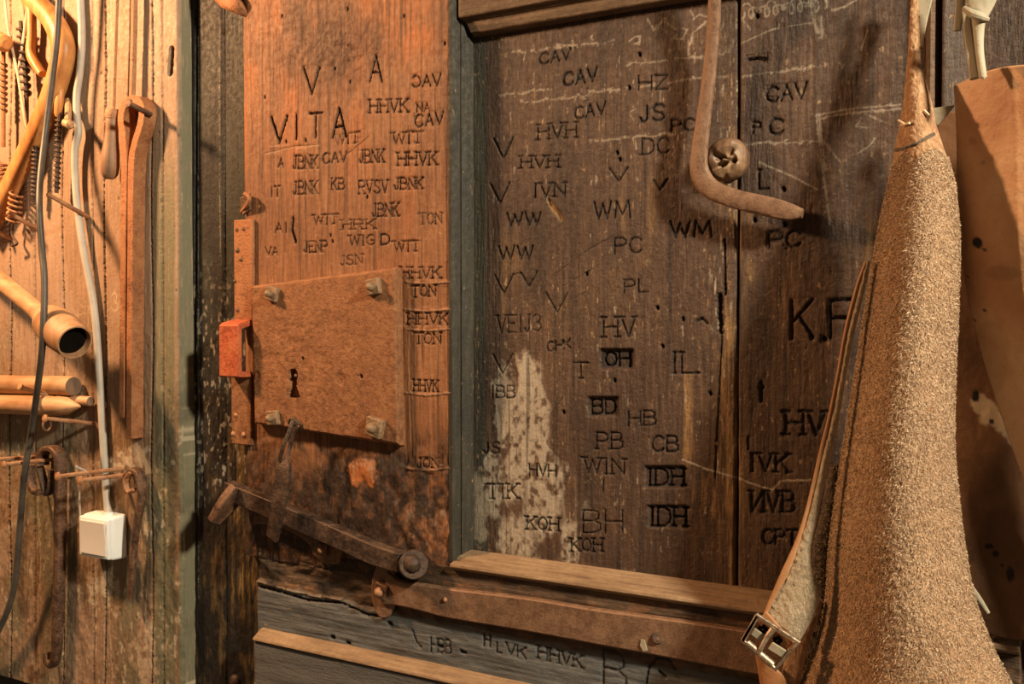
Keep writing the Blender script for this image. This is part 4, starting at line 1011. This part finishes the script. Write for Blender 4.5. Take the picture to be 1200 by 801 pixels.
obj('folded_bar', sweep(PP([(149.5, 489), (150, 420), (151, 300), (152.5, 200), (151, 165), (148.5, 142), (151, 127), (159, 119), (168, 120), (173, 130), (171, 148), (164, 172), (160.5, 200), (159.5, 300), (158.5, 420), (158, 513)], FO),
    [.0046, .0046, .0048, .0058, .006, .0058, .0056, .0055, .0055, .0055, .0055, .0056, .0058, .0052, .0052, .0054], .009, 12, 8, box=True), M_rusto, t, bevel=.0009)
nail((151, 121), (172, 132), 'large iron nail holding the loop of the folded iron bar', M_iron, surf=FO + .008, r=.0032, hr=.0056)

# hollow socket on a wooden shaft
t = thing('socket_tool', P(40, 360, PLK), 'wooden shaft ending in a wide hollow wooden socket, pointing down right', 'tool')
a0, a1 = P(-30, 303, .050), P(88, 401, .100)
ax = a1 - a0; L = np.linalg.norm(ax)
obj('shaft', lathe(a0, a0 + ax * .73, [(0, .0112), (1, .0108)], 20), M_woodp, t)
obj('collar', lathe(a0 + ax * .66, a0 + ax * .80, [(0, .0112), (.4, .013), (.8, .021), (1, .022)], 24), M_woodp, t)
obj('socket', lathe(a0 + ax * .78, a1, [(0, .018), (.04, .0225), (.35, .0245), (.8, .0225), (1, .0205), (1, .0188), (.75, .0175), (.7, .002)], 28), M_socket, t)
obj('bore_shade', lathe(a0 + ax * .965, a0 + ax * .967, [(0, .0184), (1, .0184)], 24), M_shade, t)  # near-black disc inside the rim stands in for shade in the hollow

# dowels resting on pegs
def dowel(p0, p1, r, label, prof=None, off=PLK + .014, mat=None):
    t = thing('dowel', (P(*p0, off) + P(*p1, off)) / 2, label, 'dowel')
    obj('rod', lathe(P(*p0, off), P(*p1, off), prof or [(0, r), (.985, r), (1, r * .93)], 22), mat or M_woodp, t); e = P(*p1, off)
    if prof is None: obj('end_grain', lathe(e, e + np.array((.0008, 0, 0)), [(0, r * .92), (1, r * .88)], 22), M_endg, t)
    return t


dowel((-60, 449), (86, 452), .0125, 'thick blunt wooden dowel lying on top of the dowel stack, dark end grain')
dowel((-60, 472), (94, 476), .0125, 'thick wooden dowel with a pointed end under the blunt one', [(0, .0125), (.80, .0125), (.82, .0118), (.84, .0125), (.90, .0115), (.99, .0025), (1, .001)], PLK + .024)
dowel((70, 467), (106, 470), .0062, 'thin short dowel end between the pointed dowel and the grey cable', None, PLK + .010)
nail((24, 453), (72, 467), 'short wooden peg with a pale end between the two thick dowels', M_woodp, .0035, .0048, name='wooden_peg', cat='peg')
nail((53, 490), (110, 496), 'iron nail under the pointed dowel, ring on its end', M_rod, .0026, .0050)
t = thing('ring', P(52, 497, PLK), 'small iron ring hanging on the nail under the pointed dowel', 'ring')
b0 = P(110, 496, PLK); ofr = out_off(56, 497, b0[0]); rc = P(55, 498, ofr)
obj('ring', sweep([rc + np.array((0, .0055 * math.cos(a) , .0065 * math.sin(a))) for a in np.linspace(0, 2 * math.pi, 14)], .0014, .0014, 8, 3, ref=(1, 0, 0)), M_iron, t)

nail((-8, 538), (48, 535), 'upper rear nail of the pair holding the looped poker', M_rod)
nail((5, 544), (63, 538), 'front nail of the pair holding the looped poker', M_rod)
nail((68, 558), (143, 549), 'upper left nail of the pair above the white switch', M_rod, .0026, .0055)
nail((94, 563), (156, 555), 'lower right nail of the pair above the white switch', M_rod, .0026, .0055)
nail((10, 249), (43, 268), 'iron peg sticking out below the coil spring', M_rod, .0028, .003, name='iron_peg', cat='peg')
nail((57, 228), (103, 254), 'iron peg sticking out behind the black cable, tip left of the grey cable', M_rod, .0028, .0034, name='iron_peg', cat='peg')
nail((-6, 270), (13, 280), 'iron peg at the left edge below the crooked handle', M_rod, .0026, .003, name='iron_peg', cat='peg')
nail((90, 547), (101, 552), 'tiny pale nail left of the grey cable above the switch', M_grey, .0016, .0022)

t = thing('looped_poker', P(66, 650, PLK), 'long flat iron poker with a loop top and curled foot, left of the switch', 'poker')
obj('bar', sweep(PP([(50, 545), (50, 532), (58, 525), (68, 529), (71, 550), (70, 640), (68, 720), (66, 766), (62, 778), (56, 774), (55, 764)], PLK + .013), [.0035, .0038, .004, .0045, .0052, .0060, .0060, .0055, .0045, .004, .003], [.009, .009, .009, .009, .008, .007, .007, .006, .006, .005, .005], 12, 8, sq=3.5), M_iron, t)
t = thing('iron_crook', P(42, 560, PLK), 'small curved iron crook hanging on the nail pair beside the looped poker', 'hook')
obj('crook', sweep(PP([(36, 545), (36, 560), (39, 573), (46, 578)], PLK + .03), [.003, .0035, .004, .003], .006, 10, 6, sq=3), M_iron, t)
obj('loop', sweep(PP([(46, 545), (50, 560), (55, 578), (60, 570), (62, 550)], PLK + .012), .0028, .006, 10, 6, sq=3), M_irond, t)
t = thing('twisted_hook', P(158, 620, PLK), 'short twisted iron hook with a curled top, right of the switch', 'hook')
obj('bar', sweep(PP([(152, 556), (156, 551), (163, 554), (166, 568), (166, 588), (161, 610), (157, 640), (155, 670), (153, 702)], PLK + .012), [.003, .004, .0042, .0036, .004, .0045, .0042, .004, .0036], [.007, .007, .007, .007, .005, .0045, .0045, .004, .0035], 12, 8, sq=3), M_iron, t)
obj('curl', sweep(PP([(155, 553), (149, 560), (148, 570), (152, 576), (158, 573)], PLK + .016), .0022, .005, 10, 6, sq=3), M_rod, t)
t = thing('wire', P(93, 580, PLK), 'short pale wire hanging from the lower right nail beside the switch', 'wire')
obj('wire', sweep(PP([(94, 565, .050), (93, 580, .044), (94, 604, .040)], 0), .0012, .0012, 8), M_grey, t)

# ------------------------------------------------------------------ leather aprons on the right
t = thing('leather_apron', P(1070, 0, .03), 'fuzzy brown suede apron hanging in front, with a buckled side strap', 'apron')
rows = [(-40, 1066, 1072), (0, 1067, 1076), (60, 1064, 1079), (90, 1061, 1084), (120, 1058, 1092), (145, 1054, 1097), (170, 1049, 1105), (205, 1044, 1116), (240, 1036, 1121), (280, 1028, 1124), (350, 1016, 1123), (420, 1005, 1120), (520, 989, 1118), (600, 977, 1125), (650, 971, 1132), (700, 968, 1142), (750, 958, 1160), (801, 938, 1185), (870, 912, 1215)]
offs = [.030, .034, .040, .043, .046, .048, .05] + [.05, .052, .054] + [.056] * 9
bul = [.001, .001, .003, .006, .012, .016, .020, .026, .032, .038, .044, .048, .052, .055, .056, .058, .06, .062, .062]
body = sheet('body', [((l, y), (r, y)) for y, l, r in rows], offs, M_suede, t, 190, 640, bul, .003, .0009, 520, 3, .85)
nap(t, body, 120000, M_fib, zmax=P(1075, 182, .06)[2])
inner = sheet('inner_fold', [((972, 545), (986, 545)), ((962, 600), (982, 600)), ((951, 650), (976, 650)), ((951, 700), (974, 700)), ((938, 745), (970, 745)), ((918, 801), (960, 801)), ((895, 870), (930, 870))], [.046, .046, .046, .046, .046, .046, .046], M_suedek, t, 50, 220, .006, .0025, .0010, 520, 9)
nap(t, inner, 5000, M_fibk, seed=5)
obj('edge_band', sweep(PP([(961, 702, .062), (950, 722, .062), (936, 756, .062), (925, 801, .062), (908, 860, .062)], 0), [R(3, 960), R(8, 950), R(10, 936), R(11, 925), R(11, 910)], .003, 12, 8, sq=3), M_suede, t)
st = sheet('strap', [((1014, 306), (1020, 306)), ((1006, 335), (1014, 337)), ((993, 385), (1002, 387)), ((984, 435), (992, 437)), ((974, 485), (984, 487)), ((964, 525), (975, 528)), ((955, 565), (966, 568)), ((945, 605), (958, 608)), ((933, 637), (950, 645)), ((920, 668), (953, 675)), ((907, 697), (961, 702)), ((901, 710), (952, 725)), ((896, 719), (937, 751))],
    [.064, .066, .068, .070, .071, .072, .073, .075, .077, .079, .080, .081, .081], M_suedeb, t, 44, 260, .004, .0028, .0008, 420, 12)
obj('strap_edge', sweep(PP([(1015, 307, .066), (1005, 335, .068), (992, 385, .070), (983, 435, .072), (973, 485, .073), (963, 525, .074), (954, 565, .075), (944, 605, .077), (934, 637, .079), (921, 668, .081), (907, 697, .082), (897, 719, .083)], 0), [R(2.2, 1000)] * 8 + [R(3, 930), R(4, 920), R(3, 907), R(2, 897)], .0018, 10, 6), M_strap, st)
# buckle
BK = .091
bk = obj('buckle', sweep(PP([(888, 721), (871, 750), (909, 783), (936, 752), (888, 721), (871, 750)], BK), .0021, .0021, 8, 1, smooth=False, sq=4), M_brass, t)
obj('roller', sweep(PP([(876, 753), (906, 779)], BK + .003), .0030, .0030, 12), M_brass, bk)
obj('prong', sweep(PP([(906, 737, BK + .002), (898, 748, BK + .004), (889, 765, BK + .006)], 0), [.0026, .002, .0016], None, 8), M_brass, bk)
bt = obj('billet_end', slab(PP([(897, 716), (908, 728), (923, 744), (931, 752), (922, 760), (901, 744), (887, 728)], BK - .004), .003), M_strap, t, bevel=.0008)
for quad in ([(884, 735), (896, 744), (891, 752), (879, 743)], [(905, 752), (924, 764), (918, 772), (899, 760)]):
    obj('keeper_plate', slab(PP(quad, BK - .001), .003), M_palel, bt, bevel=.0008)
for (cx, cy) in ((894, 737), (911, 750)):
    mb = MB()
    for k in range(5):
        a = k * 1.2566; c = P(cx + 3.6 * math.cos(a), cy + 3.4 * math.sin(a), BK - .0036); mb.add(*lathe(c, c + np.array((0, -.0008 - .0001 * k, 0)), [(0, .0016), (1, .0015)], 10))
    obj('hole_shade_discs', mb, M_shade, bt)  # dark discs laid on the leather stand in for shaded holes
sheet('strap_tail', [((884, 762), (914, 786)), ((888, 785), (921, 797)), ((893, 820), (925, 825)), ((896, 860), (925, 862))], [.072] * 4, M_strap, t, 16, 40, .003)
obj('seam', sweep(PP([(1050, 176, .053), (1059, 174, .0625), (1074, 168, .0695), (1087, 161, .0645), (1094, 157, .058)], 0), .0015, .0015, 8, 8), M_suedek, t)  # fold ridge in dark suede, the shadow beneath it put into its colour
for l in ([(1053, 141, .052), (1060, 145, .061)], [(1056, 147, .058), (1066, 144, .064)], [(1083, 129, .060), (1089, 135, .059)]):
    obj('stitch', sweep(PP(l, 0), .0009, .0009, 6, 3), M_cord, t)
sheet('neck_strap_back', [((1070, -25), (1096, -25)), ((1075, 0), (1092, 0)), ((1076, 30), (1085, 30)), ((1077, 64), (1079, 64))], [.026, .028, .031, .034], M_palel, t, 12, 40, 0, .002)
sheet('flap', [((1091, 127), (1119, 123)), ((1094, 137), (1109, 135)), ((1098, 147), (1100, 146))], [.036, .036, .036], M_palel, t, 12, 16, 0, .002)

t = thing('leather_apron', P(1150, 20, .03), 'smooth tan leather apron with black spots, rolled at the right edge', 'apron')
le = [(1118, 101), (1121, 160), (1122, 225), (1125, 290), (1135, 352), (1149, 410), (1164, 460), (1181, 510), (1200, 562), (1226, 625), (1250, 690)]
rows = []
for i, (x, y) in enumerate(le):
    k = 1 if i == 0 else max(0, 1 - i / 3)
    rows.append([(x, y), (x + (1155 - 1118) * (1 - i * .07), y - 17 * k), (x + 85 * (1 - i * .05), y - 26 * k), (1330, y - 28 * k)])
off2 = [(.038, .066, .076, .072)] * 4 + [(.039, .065, .075, .072)] * 3 + [(.040, .063, .073, .070)] * 4
sp = [(1146, 284, 6.5, 'dirt_shade', 1.1), (1154, 293, 2.6, 'dirt_shade'), (1134, 324, 1.6, 'dirt_shade'), (1154, 364, 2, 'dirt_shade'), (1143, 375, 1.4, 'dirt_shade'), (1175, 320, 22, 'dirt_shade', .4, .25), (1160, 420, 26, 'dirt_shade', 1.8, .15), (1152, 190, 3, 'dirt_shade', 1, .4), (1140, 165, 5, 'dirt_shade', 1, .2), (1130, 375, 10, 'dirt_shade', 1, .15)]
sheet('body', rows, off2, M_tan, t, 90, 220, 0, .003, .0004, 160, 5, spots=sp, wave=.003)
obj('thong', sweep(PP([(1126, -25, .05), (1125, 8, .05), (1122, 36, .05)], 0), [.0028, .0032, .0026], .0022, 10, 6, sq=3), M_palel, t)
obj('thong', sweep(PP([(1132, 12, .058), (1136, 48, .062), (1142, 92, .072)], 0), [.0028, .003, .0032], .0018, 10, 6, sq=3), M_palel, t)
sheet('neck_loop', [((1131, -25), (1172, -25)), ((1132, 0), (1168, 0)), ((1137, 14), (1158, 20)), ((1139, 24), (1155, 26)), ((1142, 55), (1153, 55)), ((1147, 92), (1157, 90))], [.056, .058, .062, .064, .068, .078], M_palel, t, 20, 60, .003, .0025, .0006, 200)
obj('knot', sweep(PP([(1130, 10, .064), (1139, 16, .069), (1150, 20, .069), (1157, 23, .064)], 0), [.002, .003, .003, .002], None, 10, 6), M_palel, t)

t = thing('leather_hide', P(1160, 420, .02), 'dark brown leather hide with a pale torn patch, behind both aprons', 'hide')
sp = [(1143, 464, 5, 'dirt_shade', 1.6), (1162, 494, 3.4, 'dirt_shade', .9), (1147, 470, 11, 'pale', .9, .8), (1154, 478, 13, 'pale', .9, .8), (1161, 486, 14, 'pale', .9, .8), (1168, 492, 12, 'pale', .9, .8), (1175, 498, 11, 'pale', .9, .8), (1181, 505, 9, 'pale', 1, .8), (1186, 514, 5, 'pale', 1.8, .8), (1160, 640, 6, 'dirt_shade', .5), (1167, 648, 4, 'dirt_shade'), (1175, 662, 3, 'dirt_shade'), (1184, 672, 5, 'dirt_shade', 2), (1130, 600, 16, 'dirt_shade', 5, .3), (1150, 560, 30, 'dirt_shade', 1, .2), (1180, 620, 25, 'dirt_shade', 1.2, .2)]  # tall faint spot at left paints the front apron's shadow on the hide
sheet('body', [((1096, 130), (1270, 130)), ((1102, 250), (1270, 250)), ((1106, 420), (1270, 420)), ((1112, 560), (1275, 560)), ((1122, 660), (1280, 650)), ((1140, 728), (1285, 735)), ((1160, 745), (1290, 760))], [.017, .018, .019, .020, .022, .024, .026], M_hide, t, 90, 220, .006, .003, .0006, 120, 7, spots=sp, wave=.006)
obj('pale_edge', sweep(PP([(1136, 684, .048), (1146, 700, .048), (1158, 718, .046)], 0), [.0016, .0024, .0016], .0012, 8, 6), M_palel, t)
